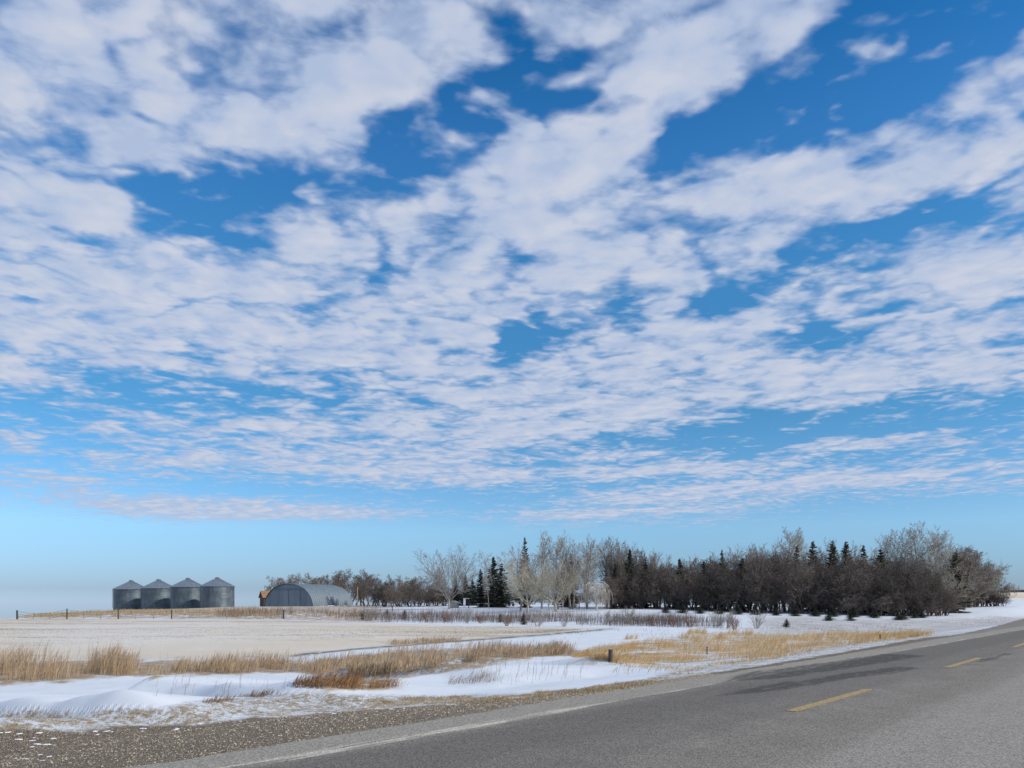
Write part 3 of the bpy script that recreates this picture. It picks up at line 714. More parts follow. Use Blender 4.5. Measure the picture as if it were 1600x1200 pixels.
fan = dict(H=2.6, r=.17, rmin=.013, stems=1, tl=1, tip=.8, n=(15, 9, 6, 5), seg=(3, 7, 5, 3, 2), wob=(.03, .055, .09, .15, .2), trop=(0, .07, .05, .03, 0), t0=(.45, .25, .15, .1), ang=(42, 34, 38, 42), ratio=(2.7, .38, .42, .5), fall=(-.25, .4, .3, .2), rr=(.36, .5, .55, .65))
wide = dict(H=1.9, r=.20, rmin=.014, stems=1, tl=1, tip=.8, n=(13, 10, 6, 5), seg=(3, 8, 5, 3, 2), wob=(.04, .06, .10, .16, .2), trop=(0, .10, .06, .03, 0), t0=(.55, .25, .15, .1), ang=(56, 34, 38, 42), ratio=(3.3, .38, .42, .5), fall=(-.15, .4, .3, .2), rr=(.38, .5, .55, .65))
curly = dict(H=8.5, r=.12, rmin=.012, stems=1, n=(16, 8, 5, 3), seg=(8, 5, 4, 4, 2), wob=(.05, .14, .2, .25, .3), trop=(.02, .03, -.12, -.35, -.5), t0=(.25, .2, .15, .1), ang=(48, 45, 48, 50), ratio=(.42, .42, .42, .6), fall=(.5, .4, .3, .2), rr=(.42, .5, .6, .7))
weep = dict(H=2.6, r=.14, rmin=.022, stems=1, tip=.5, n=(11, 8, 4), seg=(4, 6, 7, 5), wob=(.05, .06, .05, .06), trop=(.02, -.22, -.45, -.3), t0=(.6, .2, .1), ang=(60, 35, 30), ratio=(.75, .85, .5), fall=(0, .3, .2), rr=(.5, .5, .7))
tall = dict(poplar, H=8.8, r=.15, stems=3, spread=16, off=.2, n=(12, 7, 5, 3), t0=(.25, .2, .15, .1), ratio=(.50, .42, .45, .5))
nf_ = 0
for q in range(4): nf_ += proto('bush', bush, 100+q, B_dark, B_brown)
for q in range(3): nf_ += proto('poplar', poplar, 200+q, B_pale, B_pale)
for q in range(3): nf_ += proto('tall', tall, 300+q, B_grey, B_grey)
for q in range(2): nf_ += proto('fan', fan, 400+q, B_pale, B_grey)
for q in range(2): nf_ += proto('wide', wide, 500+q, B_buff, B_buff)
for q in range(2): nf_ += proto('curly', curly, 600+q, B_grey, B_grey)
for q in range(2): nf_ += proto('weep', weep, 700+q, B_straw, B_straw)
for q in range(3): nf_ += proto('grove', dict(bush, H=5.4, stems=3, spread=20, r=.10, n=(11, 7, 5, 3)), 800+q, B_brown, B_mid)
sap = dict(H=1.5, r=.022, rmin=.008, stems=11, spread=30, off=.12, n=(5, 4), seg=(4, 3, 2), wob=(.08, .12, .2), trop=(.06, .05, 0), t0=(.2, .2), ang=(32, 38), ratio=(.42, .5), fall=(.3, .2), rr=(.6, .7))
B_red = bark('reddish_twigs', (.13, .07, .055), (.27, .16, .12), .1)
for q in range(3): proto('shrub', sap, 900+q, B_grey, B_grey)
for q in range(2): proto('redshrub', dict(sap, stems=16), 920+q, B_red, B_red)
print('tree faces', nf_)
# spruces
M_needle = None
m_n, t, b = material('spruce_needles', .8)
r_ = t.new('ShaderNodeNewGeometry').outputs['Random Per Island']; oi = t.new('ShaderNodeObjectInfo').outputs['Random']
t.put(b.inputs['Base Color'], t.mix(t.mapr(r_, 0, 1, 0, 1, False), (.010, .016, .010), (.045, .055, .032)))
m_n2, t, b = material('spruce_needles_brownish', .8)
r_ = t.new('ShaderNodeNewGeometry').outputs['Random Per Island']
t.put(b.inputs['Base Color'], t.mix(t.mapr(r_, 0, 1, 0, 1, False), (.045, .045, .030), (.13, .12, .085)))
def spruce(Ht, Rb, seed, mat, gap=.0, key='spruce'):
    r = np.random.default_rng(seed); S = []; Vn = []
    z = .35
    while z < Ht-.1:
        rel = z/Ht; Lb = Rb*(1-rel)**.85*(1.0 if rel > .12 else .8)+.08
        nb = int(9-4*rel); a0 = r.uniform(0, 6.28)
        for k in range(nb):
            if r.random() < gap: continue
            a = a0+6.28*k/nb+r.normal(0, .2); Lk = Lb*r.uniform(.55, 1.25); dip = -.25+.55*rel
            p = np.array([0, 0, z+r.normal(0, .08)]); d = np.array([math.cos(a), math.sin(a), dip]); segs = 5
            for q in range(segs):
                p2 = p+d*Lk/segs; S.append((*p, *p2, .03*(1-q/segs)+.008, .03*(1-(q+1)/segs)+.006))
                side = np.array([-math.sin(a), math.cos(a), 0])
                m = 7
                for w2 in range(m):
                    c0 = p+(p2-p)*r.random(); sgn = r.choice([-1, 1]); wd = Lk*.34*(1-q/segs*.6)*r.uniform(.5, 1.1)
                    tip_ = c0+side*sgn*wd+d*wd*.6+np.array([0, 0, -wd*r.uniform(.15, .6)])
                    th = np.array([d[0]*.05, d[1]*.05, -r.uniform(.06, .15)])
                    Vn += [c0, c0+th, tip_+th*.4, tip_]
                p = p2; d[2] += .05
        z += .22+.10*(1-rel)
    for q in range(40):
        a = r.uniform(0, 6.28); zt = Ht-r.random()*.9; c0 = np.array([0, 0, zt]); l = (Ht-zt)*.35+.08
        tip_ = c0+np.array([math.cos(a)*l, math.sin(a)*l, r.uniform(-.02, .14)]); th = np.array([0, 0, -.07]); Vn += [c0, c0+th, tip_+th*.3, tip_]
    tv, tf = tubes([(0, 0, -.1, 0, 0, Ht*.5, .02*Ht, .011*Ht), (0, 0, Ht*.5, 0, 0, Ht, .011*Ht, .01)], 7)
    bv, bf = tubes(S, 3)
    Vn = np.array(Vn); nq = len(Vn)//4; fq = np.arange(nq*4).reshape(-1, 4)
    v = np.concatenate([bv, Vn]); f = np.concatenate([bf, fq+len(bv)])
    a_ = mesh_np('trunk', tv, tf, B_dark, link=False); b_ = mesh_np('crown', v, f, mat, link=False)
    protos.setdefault(key, []).append((a_, b_, Ht))
spruce(9, 2.5, 1, m_n, .12); spruce(9, 2.1, 2, m_n, .12); spruce(9, 2.9, 3, m_n, .12)
spruce(9, 1.9, 4, m_n2, .25, 'thinspruce'); spruce(9, 2.3, 5, m_n2, .18, 'thinspruce')
proto_used = set()
def plant(name, kind, k, c, Y, top, label, cat='tree', group=None, wid=1., rz=None, base=None, sink=0.):
    """tree of a kind on the ground at column c, distance Y, its top reaching photograph row `top`"""
    a, b_, Ht = protos[kind][k % len(protos[kind])]
    X, Y, z = PX(c, Y)
    h = EYE-(top-HY)*Y/F-z; sc_ = h/Ht
    rz = random.Random(int(c*7+Y*13+k)).uniform(0, 6.28) if rz is None else rz
    e = empty(name, (X, Y, z-sink), rz, (sc_*wid, sc_*wid, sc_))
    for src in (a, b_):
        q = src.copy(); C.objects.link(q); q.parent = e
    tag(e, label, cat, group); return e
rn = random.Random(77)

# --- dark windbreak: three staggered rows of bushy trees
def topline(c): return float(np.interp(c, [940,1000,1040,1100,1180,1240,1300,1400,1450,1490], [862,868,870,868,858,862,866,868,876,905]))
secs = [(950, 1068, 'left quarter of the dark windbreak'),
        (1068, 1180, 'second quarter of the dark windbreak'),
        (1180, 1300, 'third quarter of the dark windbreak'),
        (1300, 1480, 'right quarter of the dark windbreak')]
def sec(c):
    for a, b_, s_ in secs:
        if c < b_: return s_
    return secs[-1][2]
kq = 0
for row, (dY, nn, dt) in enumerate(((0, 25, 16), (4.5, 24, 9), (9.5, 24, 3), (13, 26, -4))):
    for q in range(nn):
        c = 955+(1478-955)*(q+.5*(row % 2)+.25)/nn+rn.uniform(-6, 6)
        Y0 = float(np.interp(c, [950, 1080, 1200, 1440, 1480], [116, 112, 108, 100, 101]))
        if c > 1472: c = 1472-rn.uniform(0, 10)
        rw = ('front', 'second', 'third', 'back')[row]
        plant('bare_tree', ('bush', 'bush', 'bush', 'tall')[row] if (rn.random() > .3 or row < 2) else 'grove', kq, c, Y0+dY+rn.uniform(-1, 1), topline(c)+dt+rn.uniform(-8, 9),
              f'leafless tree, {rw} row, {sec(c)}', 'tree', f'bushy trees of the {rw} row, {sec(c)}', wid=rn.uniform(.85, 1.15))
        kq += 1
# low brush along the foot of the windbreak
for q in range(30):
    c = (950+(1482-950)*(q+.5)/16 if q < 16 else 1330+(1482-1330)*(q-15.5)/14)+rn.uniform(-4, 4); Y0 = float(np.interp(c, [950, 1080, 1200, 1440, 1480], [114, 110, 106, 98.5, 99]))
    plant('shrub', 'bush', q, c, Y0+rn.uniform(-.5, 5), 925+rn.uniform(-8, 8), 'low dark leafless shrub at the foot of the dark windbreak', 'shrub', 'shrubs at the foot of the windbreak', wid=1.5)
# --- poplars and other tall bare trees behind it
T = [('tall', 0, 965, 124, 836, 1.0, 'tall grey bare tree at the left end of the dark windbreak'),
 ('tall', 1, 990, 126, 843, .9, 'tall grey bare tree just right of the windbreak left end, with a kinked top'),
 ('tall', 2, 1030, 124, 855, .8, 'slim bare tree standing out by itself above the left of the windbreak'),
 ('tall', 0, 1183, 126, 846, .8, 'thin bare tree just left of the big round poplar crown'),
 ('poplar', 0, 1222, 124, 822, 1.15, 'tall round-topped bare poplar, left one of the pair above the windbreak middle'),
 ('poplar', 1, 1246, 127, 828, 1.0, 'tall bare poplar, right one of the pair above the windbreak middle'),
 ('tall', 1, 1306, 130, 838, .8, 'thin bare poplar between the two leftmost spruce tips'),
 ('tall', 2, 1345, 130, 842, .9, 'thin bare poplar behind the spruce tips of the windbreak'),
 ('poplar', 2, 1385, 122, 826, 1.0, 'bare poplar right behind the rightmost dark spruce tip'),
 ('poplar', 0, 1406, 120, 822, 1.05, 'second bare poplar from the left of the tall right-hand group'),
 ('poplar', 1, 1434, 119, 815, 1.1, 'tallest bare poplar at the crest of the right-hand group'),
 ('poplar', 2, 1455, 117, 820, 1.1, 'tall bare poplar just right of the crest of the right-hand group'),
 ('poplar', 0, 1478, 136, 826, 1.15, 'broad pale poplar on the right shoulder of the tall group'),
 ('tall', 0, 1500, 139, 850, 1.2, 'pale bare tree where the right-hand group starts to slope down'),
 ('wide', 0, 1518, 138, 866, 1.0, 'buff wide-limbed bare tree low on the right end of the grove'),
 ('fan', 1, 1535, 140, 884, .9, 'small bare fan-shaped tree at the far right end of the grove'),
 ('wide', 1, 1470, 106, 880, .9, 'buff tree with long sideways limbs in front of the right-hand poplars')]
for kd, k, c, Y, tp, wd, lb in T: plant('bare_tree', kd, k, c, Y, tp, lb, wid=wd)
for q, (c, Y_, tp, lb) in enumerate(((1486, 118, 846, 'buff twiggy tree just right of the windbreak end'), (1500, 134, 853, 'second buff twiggy tree right of the windbreak end'), (1512, 139, 862, 'third buff twiggy tree right of the windbreak end'), (1524, 140, 874, 'fourth buff twiggy tree right of the windbreak end'), (1538, 141, 888, 'last buff twiggy tree on the slope at the right end'), (1552, 142, 903, 'lowest buff twiggy tree before the far hill'))):
    plant('bare_tree', 'grove', q, c, Y_, tp, lb, wid=1.2)
for q, (c, tp, lb) in enumerate(((1502, 905, 'left one of the low brown bushes behind the snow at the grove end'), (1522, 912, 'second low brown bush behind the snow at the grove end'), (1543, 918, 'third low brown bush behind the snow at the grove end'), (1562, 926, 'last low brown bush at the very right end of the grove'))):
    plant('bush', 'bush', q, c, 143, tp, lb, 'bush', wid=1.7)
for q, (c, tp) in enumerate(((1478, 908), (1490, 904), (1497, 912), (1508, 909), (1516, 914), (1530, 914), (1537, 919), (1550, 921), (1556, 926), (1569, 931))):
    plant('bush', 'bush', q+2, c, 141+q % 3, tp, 'low brown bush in the thicket at the foot of the right grove end', 'bush', 'thicket bushes at the right grove end', wid=2.0)
for q, c in enumerate(range(694, 950, 14)):
    plant('shrub', 'bush', q, c, 156+q % 3*2, (914 if c < 800 else 922)+q % 4*2, 'low dark shrub in the hedge behind the yard', 'shrub', 'dark hedge shrubs behind the yard', wid=1.9)
SP = [('spruce', 0, 1008, 120, 874, 1.0, 'dark spruce in the left of the windbreak, third dark spruce from its left end'),
 ('spruce', 1, 1062, 118, 872, 1.1, 'dark spruce buried in the middle left of the windbreak'),
 ('spruce', 2, 1100, 117, 876, 1.0, 'dark spruce buried left of the single narrow brown spruce tip'),
 ('spruce', 0, 1160, 116, 872, 1.1, 'dark spruce buried right of the single narrow brown spruce tip'),
 ('thinspruce', 0, 1245, 121, 852, .8, 'brownish spruce tip below the round poplar crown'),
 ('thinspruce', 0, 1270, 117, 845, 1.15, 'brownish spruce with a sharp tip, tallest and leftmost of the row above the windbreak'),
 ('thinspruce', 1, 1301, 117, 844, 1.0, 'second tall spruce tip from the left above the windbreak'),
 ('thinspruce', 1, 1322, 117, 845, 1.0, 'middle spruce of the row above the windbreak, with open branches'),
 ('thinspruce', 0, 1349, 117, 851, 1.0, 'fourth spruce tip from the left above the windbreak'),
 ('spruce', 2, 1376, 114, 857, .95, 'dark solid spruce tip at the right end of the row above the windbreak'),
 ('thinspruce', 1, 1493, 114, 862, 1.2, 'olive spruce half hidden among the pale trees at the right end'),
 ('spruce', 1, 984, 119, 857, .9, 'dark spruce with a thin tip at the left end of the windbreak'),
 ('spruce', 2, 962, 117, 880, .9, 'dark spruce low beside the drooping pale tree'),
 ('thinspruce', 0, 1128, 116, 858, .7, 'single narrow brown spruce tip in the left half of the windbreak')]
for kd, k, c, Y, tp, wd, lb in SP: plant('spruce', kd, k, c, Y, tp, lb, wid=wd)
# --- yard trees
YT = [('bare_tree', 'fan', 0, 702, 128, 846, 1.05, 'large pale bare tree with a round crown standing alone on the left of the yard'),
 ('bare_tree', 'curly', 0, 757, 150, 858, .85, 'grey tree with drooping twigs behind the dark spruces, left one'),
 ('bare_tree', 'curly', 1, 787, 146, 853, .95, 'grey tree with drooping twigs right of the dark spruces'),
 ('bare_tree', 'curly', 0, 764, 128, 872, .55, 'slim pale young tree in front of the dark spruces'),
 ('bare_tree', 'wide', 0, 824, 108, 862, .95, 'buff bare tree with long low limbs, nearest tree of the yard'),
 ('bare_tree', 'tall', 1, 812, 116, 848, .9, 'fine-twigged bare tree in front of the narrow tall spruce'),
 ('bare_tree', 'tall', 0, 893, 121, 838, .9, 'fine-twigged upright bare tree right of the tallest pale poplar'),
 ('bare_tree', 'poplar', 1, 846, 122, 828, .85, 'tall pale poplar, left one of the yard pair'),
 ('bare_tree', 'poplar', 2, 872, 120, 826, 1.0, 'tallest pale poplar in the middle of the yard'),
 ('bare_tree', 'wide', 1, 868, 110, 868, 1.0, 'buff bare tree with arching limbs in front of the tall yard poplars'),
 ('bare_tree', 'fan', 1, 858, 112, 872, .8, 'slender bare tree between the two buff wide-limbed trees'),
 ('bare_tree', 'fan', 0, 879, 115, 866, .75, 'bare tree with a straight dark trunk right of the buff trees'),
 ('bare_tree', 'tall', 2, 918, 120, 832, 1.0, 'tall grey bare tree left of the drooping pale tree'),
 ('bare_tree', 'fan', 1, 905, 116, 850, .8, 'bare tree with a crooked trunk left of the drooping pale tree'),
 ('bare_tree', 'tall', 1, 945, 126, 838, .9, 'tall grey bare tree right behind the drooping pale tree'),
 ('weeping_tree', 'weep', 0, 932, 109, 908, .55, 'small weeping tree with a curtain of pale hanging branches')]
for nm, kd, k, c, Y, tp, wd, lb in YT: plant(nm, kd, k, c, Y, tp, lb, wid=wd)
YS = [('spruce', 0, 751, 133, 889, 1.0, 'dark spruce, leftmost of the dark pair left of the slim tree', .95),
 ('spruce', 1, 771, 135, 869, 1.0, 'tallest dark solid spruce in the yard, behind the slim pale tree', 1.15),
 ('spruce', 2, 784, 132, 880, .9, 'dark spruce directly right of the tallest solid spruce', 1.0),
 ('spruce', 1, 727, 150, 897, 1.1, 'dark spruce with a low top behind the round bare tree', 1.2),
 ('spruce', 2, 738, 148, 904, 1.1, 'short dark spruce between the round bare tree and the dark pair', 1.2),
 ('spruce', 0, 712, 152, 903, 1.1, 'short dark spruce hidden behind the round bare tree', 1.2),
 ('thinspruce', 0, 820, 130, 839, 1.0, 'tall narrow spruce with a thin dark top rising left of the pale poplars', .75),
 ('thinspruce', 0, 892, 126, 866, 1.0, 'greenish spruce behind the buff trees', 1.0),
 ('spruce', 2, 884, 134, 872, 1.0, 'dark green spruce half hidden between the pale poplars', 1.0)]
for kd, k, c, Y, tp, _, lb, wd in YS: plant('spruce', kd, k, c, Y, tp, lb, wid=wd)
# --- grove behind the barn
gl_ = [(430,195,908),(442,197,902),(455,193,898),(470,198,893),(484,193,899),(500,197,894),(514,193,899),(530,196,895),(546,192,893),(552,188,887),(566,168,893),(580,160,899),(594,172,896),(606,160,902),(620,165,904),(634,170,897),(648,160,903),(660,168,900),(674,165,906),(686,170,905)]
for q, (c, Y, tp) in enumerate(gl_):
    big = c == 552
    lb = 'tallest broad bare tree of the grove, behind the right end of the arched barn' if big else \
        ('brown bare tree in the grove rising behind the arched barn roof' if c < 560 else 'brown bare tree in the grove between the arched barn and the round bare tree')
    plant('bare_tree', 'grove', q, c, Y, tp, lb, 'tree', None if big else ('trees behind the arched barn' if c < 560 else 'trees right of the arched barn'), wid=1.5 if big else 1.15)
    if c > 552:
        plant('bare_tree', 'bush', q, c+6, Y-12, tp+14, 'dark bushy tree in the front of the grove right of the arched barn', 'tree', 'bushy trees in front of the grove right of the arched barn', wid=1.3)
for q, c in enumerate((600, 622, 640, 655, 668, 682, 694)):
    plant('shrub', 'bush', q, c, 150+q % 3, 922+q % 3*3, 'low dark shrub under the grove left of the yard', 'shrub', 'dark shrubs under the grove left of the yard', wid=1.7)
for q, (c, tp, lb) in enumerate(((1568,916,'left one of the tiny bare trees on the far hill'),(1579,909,'tallest tiny bare tree on the far hill'),(1587,913,'right one of the tiny bare trees on the far hill'),(1573,914,'tiny bare tree between the left and the tallest on the far hill'))):
    plant('far_tree', 'tall', q, c, 560, tp, lb, wid=1.3)
# far shelterbelt line
P_, Q_ = [], []
r = np.random.default_rng(9); n = 9000
cc = r.uniform(1545, 1760, n); Yf = r.uniform(690, 712, n); X = (cc-CX)/F*Yf; Z = H(X, Yf)
v, f = blades(np.stack([X, Yf, Z], -1), r.uniform(1.2, 2.6, n), r.uniform(.3, .6, n), .2, 0, r)
grass('distant_treeline', [(v, f)], M_twig, 'thin dark line of scrub along the crest of the far hill at right', 'scrub')
# shrubs and small evergreens in the brush
SH = [('redshrub', 0, 666, 970, 1.5, 'reddish twiggy shrub at the left of the grey sapling brush'), ('redshrub', 1, 697, 972, 1.5, 'reddish shrub in the brush below the grey shed'),
 ('redshrub', 0, 752, 974, 1.7, 'reddish shrub in the brush below the dark spruces'), ('redshrub', 1, 792, 978, 1.6, 'red-tinted shrub at the front edge of the brush, left of the nearest yard tree'),
 ('redshrub', 0, 1022, 978, 1.7, 'reddish shrub at the left of the right-hand brush patch'), ('redshrub', 1, 1050, 979, 1.6, 'reddish shrub in the middle of the right-hand brush patch'),
 ('redshrub', 0, 1078, 980, 1.5, 'reddish shrub right of the middle of the right-hand brush patch'), ('redshrub', 1, 1148, 984, 1.6, 'reddish shrub at the right end of the brush band'),
 ('shrub', 0, 1181, 982, 2.2, 'lone grey twiggy shrub just beyond the right end of the brush'), ('shrub', 1, 1135, 982, 2.3, 'tall grey sapling clump near the right end of the brush'),
 ('shrub', 2, 1118, 980, 2.0, 'grey sapling clump second from the right end of the brush'), ('shrub', 0, 985, 975, 2.4, 'tall grey sapling clump left in the right-hand brush patch'),
 ('shrub', 1, 945, 976, 1.9, 'grey sapling clump just right of the snowy gap in the brush'), ('shrub', 2, 575, 970, 2.6, 'wide pale twiggy shrub in front of the barn right end'),
 ('shrub', 0, 605, 972, 1.8, 'grey twiggy shrub right of the wide pale one'), ('shrub', 1, 728, 974, 2.2, 'grey sapling clump below the white pillar'),
 ('shrub', 2, 840, 979, 2.0, 'grey sapling clump below the buff bare tree'), ('shrub', 0, 880, 979, 2.0, 'grey sapling clump left of the snowy gap in the brush')]
for kd, k, c, p_, h, lb in SH:
    a, b_, Ht = protos[kd][k % len(protos[kd])]
    X, Y, Z = [float(q) for q in hit(c, p_)]
    e = empty('shrub', (X, Y, Z), rn.uniform(0, 6), h/Ht*.75)
    for src in (a, b_): q = src.copy(); C.objects.link(q); q.parent = e
    tag(e, lb, 'shrub')
def little(name, c, p_, h, wd, lb, group=None, kind='spruce', k=0):
    a, b_, Ht = protos[kind][k]
    X, Y, Z = [float(q) for q in hit(c, p_)]
    s_ = h/Ht; e = empty(name, (X, Y, Z), rn.uniform(0, 6), (s_*wd, s_*wd, s_))
    for src in (a, b_): q = src.copy(); C.objects.link(q); q.parent = e
    tag(e, lb, 'evergreen', group)
for c, p_, h, lb in ((567,968,1.1,'small dark evergreen in the brush right of the barn'), (605,966,1.1,'small dark evergreen second from the barn in the brush'), (632,967,1.1,'small dark evergreen halfway between the barn and the yard shed'),
                     (782,972,.9,'small dark evergreen in the brush below the white post'), (818,976,1.15,'dark narrow evergreen at the front of the brush near the buff tree')):
    little('evergreen_shrub', c, p_, h, 2.2, lb, kind='thinspruce')
BT = [(1040,955.5),(1066,956),(1093,956.5),(1124,957.5),(1152,958),(1181,958.5),(1212,959.5),(1243,960.5),(1274,961),(1303,961.5),(1334,962.3),(1366,963.5)]
for q, (c, p_) in enumerate(BT): little('evergreen_seedling', c, p_+2.2, .95+.3*(q % 3 == 1), 3.4, 'tiny dark evergreen seedling in the snow row along the foot of the windbreak', 'seedlings in the row along the windbreak', k=q % 3)
FT = [(1295,970,'left one of the two tiny dark evergreens set forward in the snow'),(1329,970,'right one of the two tiny dark evergreens set forward in the snow'),(1404,969,'tiny evergreen at the left of the right-hand cluster in the snow'),(1412,968,'tiny evergreen second in the right-hand cluster in the snow'),(1428,966,'tiny evergreen third in the right-hand cluster in the snow'),(1440,965.5,'tiny evergreen at the right end of the right-hand cluster')]
for q, (c, p_, lb) in enumerate(FT): little('evergreen_seedling', c, p_, .8, 3.6, lb, k=q % 3)
little('dry_bush', 1229, 980, .75, 3., 'small brown dry bush alone in the snow right of the brush', kind='thinspruce')

# ------------------------------------------------------------------ grain bins
print('bins')
def steel(name, c1, c2, rough, metal, rings=0., sheet=0.):
    m, t, b = material(name, rough, metal)
    oc = t.new('ShaderNodeTexCoord').outputs['Object']
    n = t.noise(t.mapping(oc, (1, 1, .35)), 1.6, 6, .65)
    col = t.mix(t.mapr(n, .3, .7), c1, c2)
    if rings:
        s3 = t.new('ShaderNodeSeparateXYZ'); t.l.new(oc, s3.inputs[0])
        an = t.math('ARCTAN2', s3.outputs[1], s3.outputs[0])
        cell = t.new('ShaderNodeTexWhiteNoise', noise_dimensions='2D')
        cv = t.new('ShaderNodeCombineXYZ'); zi = t.math('FLOOR', t.math('DIVIDE', s3.outputs[2], rings))
        t.put(cv.inputs[0], t.math('FLOOR', t.math('MULTIPLY_ADD', an, 1.45, t.math('MULTIPLY', zi, .5)))); t.put(cv.inputs[1], zi)
        t.l.new(cv.outputs[0], cell.inputs['Vector'])
        col = t.mix(1., col, t.mix(cell.outputs[0], (.82, .83, .84), (1.16, 1.17, 1.18)), 'MULTIPLY')
    t.put(b.inputs['Base Color'], col)
    t.put(b.inputs['Roughness'], t.mapr(n, .3, .7, rough-.08, rough+.1))
    return m
S_wall = steel('bin_wall_steel', (.085, .115, .14), (.14, .175, .20), .5, .45, rings=.82)
S_roof = steel('bin_roof_steel', (.14, .185, .225), (.19, .235, .28), .55, .35)
S_dark = steel('dark_steel', (.06, .07, .08), (.09, .10, .11), .5, .4)
def make_bin():
    e = empty('grain_bin', (0, 0, 0)); Rr, He, Ha = 3.6, 5.0, 7.0
    m = MB(); prof = []
    nz = int(He/.082)
    for k in range(nz+1):
        z_ = He*k/nz; ring = (z_ % .82) < .06
        prof.append((Rr+.014*math.sin(k*math.pi*.5*2)+(.0 if k % 2 else .016)+(.012 if ring else 0), z_))
    m.lathe(prof, 72); m.build('wall', S_wall, e)
    m = MB(); m.lathe([(Rr-.02, He-.02), (Rr+.16, He-.08), (Rr+.17, He-.02), (Rr*.55, He+(Ha-He)*.47), (.42, Ha-.22)], 72); rf = m.build('roof', S_roof, e)
    m = MB()
    for k in range(24):
        a = 2*math.pi*k/24; ca, sa = math.cos(a), math.sin(a)
        m.tube((ca*(Rr+.16), sa*(Rr+.16), He+.0), (ca*.42, sa*.42, Ha-.20), .045, .03, 5)
    m.build('rib', S_roof, rf)
    m = MB(); m.lathe([(.42, Ha-.26), (.46, Ha-.22), (.46, Ha-.08), (.52, Ha-.08), (.50, Ha-.02), (.05, Ha+.12), (0.001, Ha+.12)], 24); m.build('lid', S_roof, rf)
    m = MB(); m.lathe([(Rr+.05, -.25), (Rr+.06, .1), (Rr-.01, .11)], 48); m.build('base_ring', S_dark, e)
    m = MB()                                   # ladder on the shaded left flank
    a = R(200); ca, sa = math.cos(a), math.sin(a); tx, ty = -sa, ca
    for s_ in (-.2, .2):
        m.tube(((Rr+.14)*ca+tx*s_, (Rr+.14)*sa+ty*s_, .8), ((Rr+.14)*ca+tx*s_, (Rr+.14)*sa+ty*s_, He), .018, .018, 5)
    for k in range(14):
        z_ = .95+k*.3; m.tube(((Rr+.14)*ca-tx*.2, (Rr+.14)*sa-ty*.2, z_), ((Rr+.14)*ca+tx*.2, (Rr+.14)*sa+ty*.2, z_), .012, .012, 5)
    m.build('ladder', S_dark, e)
    return e
def copy_tree(o, parent=None):
    c_ = o.copy(); C.objects.link(c_); c_.parent = parent
    for ch in list(o.children): copy_tree(ch, c_)
    return c_
bin0 = make_bin()
BL = ['leftmost of the four grey steel grain bins', 'second grey steel grain bin from the left', 'third grey steel grain bin from the left', 'rightmost and nearest of the four grey steel grain bins']
for q, (ax, Y, tp) in enumerate(((205, 168, 906), (248, 162.5, 904.5), (293.7, 157, 902.5), (339.6, 151, 901.5))):
    e = bin0 if q == 0 else copy_tree(bin0)
    X = (ax-CX)/F*Y; sc_ = [26.3, 26.3, 26.3, 26.3][q]/F*Y/3.76
    zt = EYE+(HY-tp)*Y/F
    e.location = (X, Y, zt-7.12*sc_); e.scale = (sc_,)*3
    e.rotation_euler = (0, 0, R(20)*q); tag(e, BL[q], 'grain bin', 'grain bins in a row on the rise')
    print('bin', q, sc_, zt-7.12*sc_, H(X, Y))

# ------------------------------------------------------------------ arched steel barn (local x = across, y = along the axis away from the road)
S_arch = steel('arch_roof_steel', (.125, .165, .20), (.175, .22, .255), .6, .25)
S_end = None
m_e, t, b = material('end_wall_sheeting', .55, .4)
oc = t.new('ShaderNodeTexCoord').outputs['Object']; s3 = t.new('ShaderNodeSeparateXYZ'); t.l.new(oc, s3.inputs[0])
wn_ = t.new('ShaderNodeTexWhiteNoise', noise_dimensions='1D'); t.put(wn_.inputs['W'], t.math('FLOOR', t.math('MULTIPLY', s3.outputs[0], 1.25)))
st = t.noise(t.mapping(oc, (2.2, 1, .25)), 1.5, 5, .7)
col = t.mix(t.math('MULTIPLY_ADD', wn_.outputs[0], .5, t.math('MULTIPLY', st, .5)), (.13, .175, .22), (.24, .30, .355))
t.put(b.inputs['Base Color'], col); m_end = m_e
beta = R(16.5); LX, LY, LZ = PX(412, 166)
W_, Hh, Ln = 12., 5.2, 17.6
barn = empty('arched_barn', (LX, LY, LZ-.35), -beta)
def arch(x):            # height across the width 0..W
    u = abs((x-W_/2)/(W_/2)); return Hh*(max(0, 1-u**2.15))**.52
pts = []
NA = 56
for k in range(NA+1):
    a = math.pi*k/NA; cx_ = W_/2-W_/2*math.copysign(abs(math.cos(a))**.95, math.cos(a)); pts.append((cx_, Hh*math.sin(a)**.95 if 0 < k < NA else 0))
m = MB(); ny = 88; b0 = 0
for j_ in range(ny+1):
    yy_ = Ln*j_/ny; bulge = (.0, .09, .09, .0)[j_ % 4]
    for (px_, pz_) in pts:
        nx_, nz_ = (px_-W_/2)/(W_/2), pz_/Hh; m.v.append((px_+nx_*bulge, yy_, pz_+nz_*bulge))
for j_ in range(ny):
    for k in range(NA):
        a = j_*(NA+1)+k; m.f.append([a, a+1, a+NA+2, a+NA+1])
m.build('roof', S_arch, barn)
m = MB(); m.v = [(p[0]*.988+.07, .25, p[1]*.985) for p in pts]+[(p[0]*.988+.07, .31, p[1]*.985) for p in pts]
n = len(pts); m.f = [list(range(n)), list(range(n, 2*n))[::-1]]; m.build('end_wall', m_end, barn)
m = MB(); m.v = [(p[0]*.988+.07, Ln-.3, p[1]*.985) for p in pts]; m.f = [list(range(n))]; m.build('end_wall', m_end, barn)
m = MB(); m.box(3.3, 5.95, .14, .20, .35, 3.9); m.build('door', m_end, barn)
m = MB(); m.box(6.05, 8.7, .14, .20, .35, 3.9); m.build('door', m_end, barn)
m = MB(); m.box(1.9, 10.1, .10, .22, 3.95, 4.07); m.build('door_track', S_roof, barn)
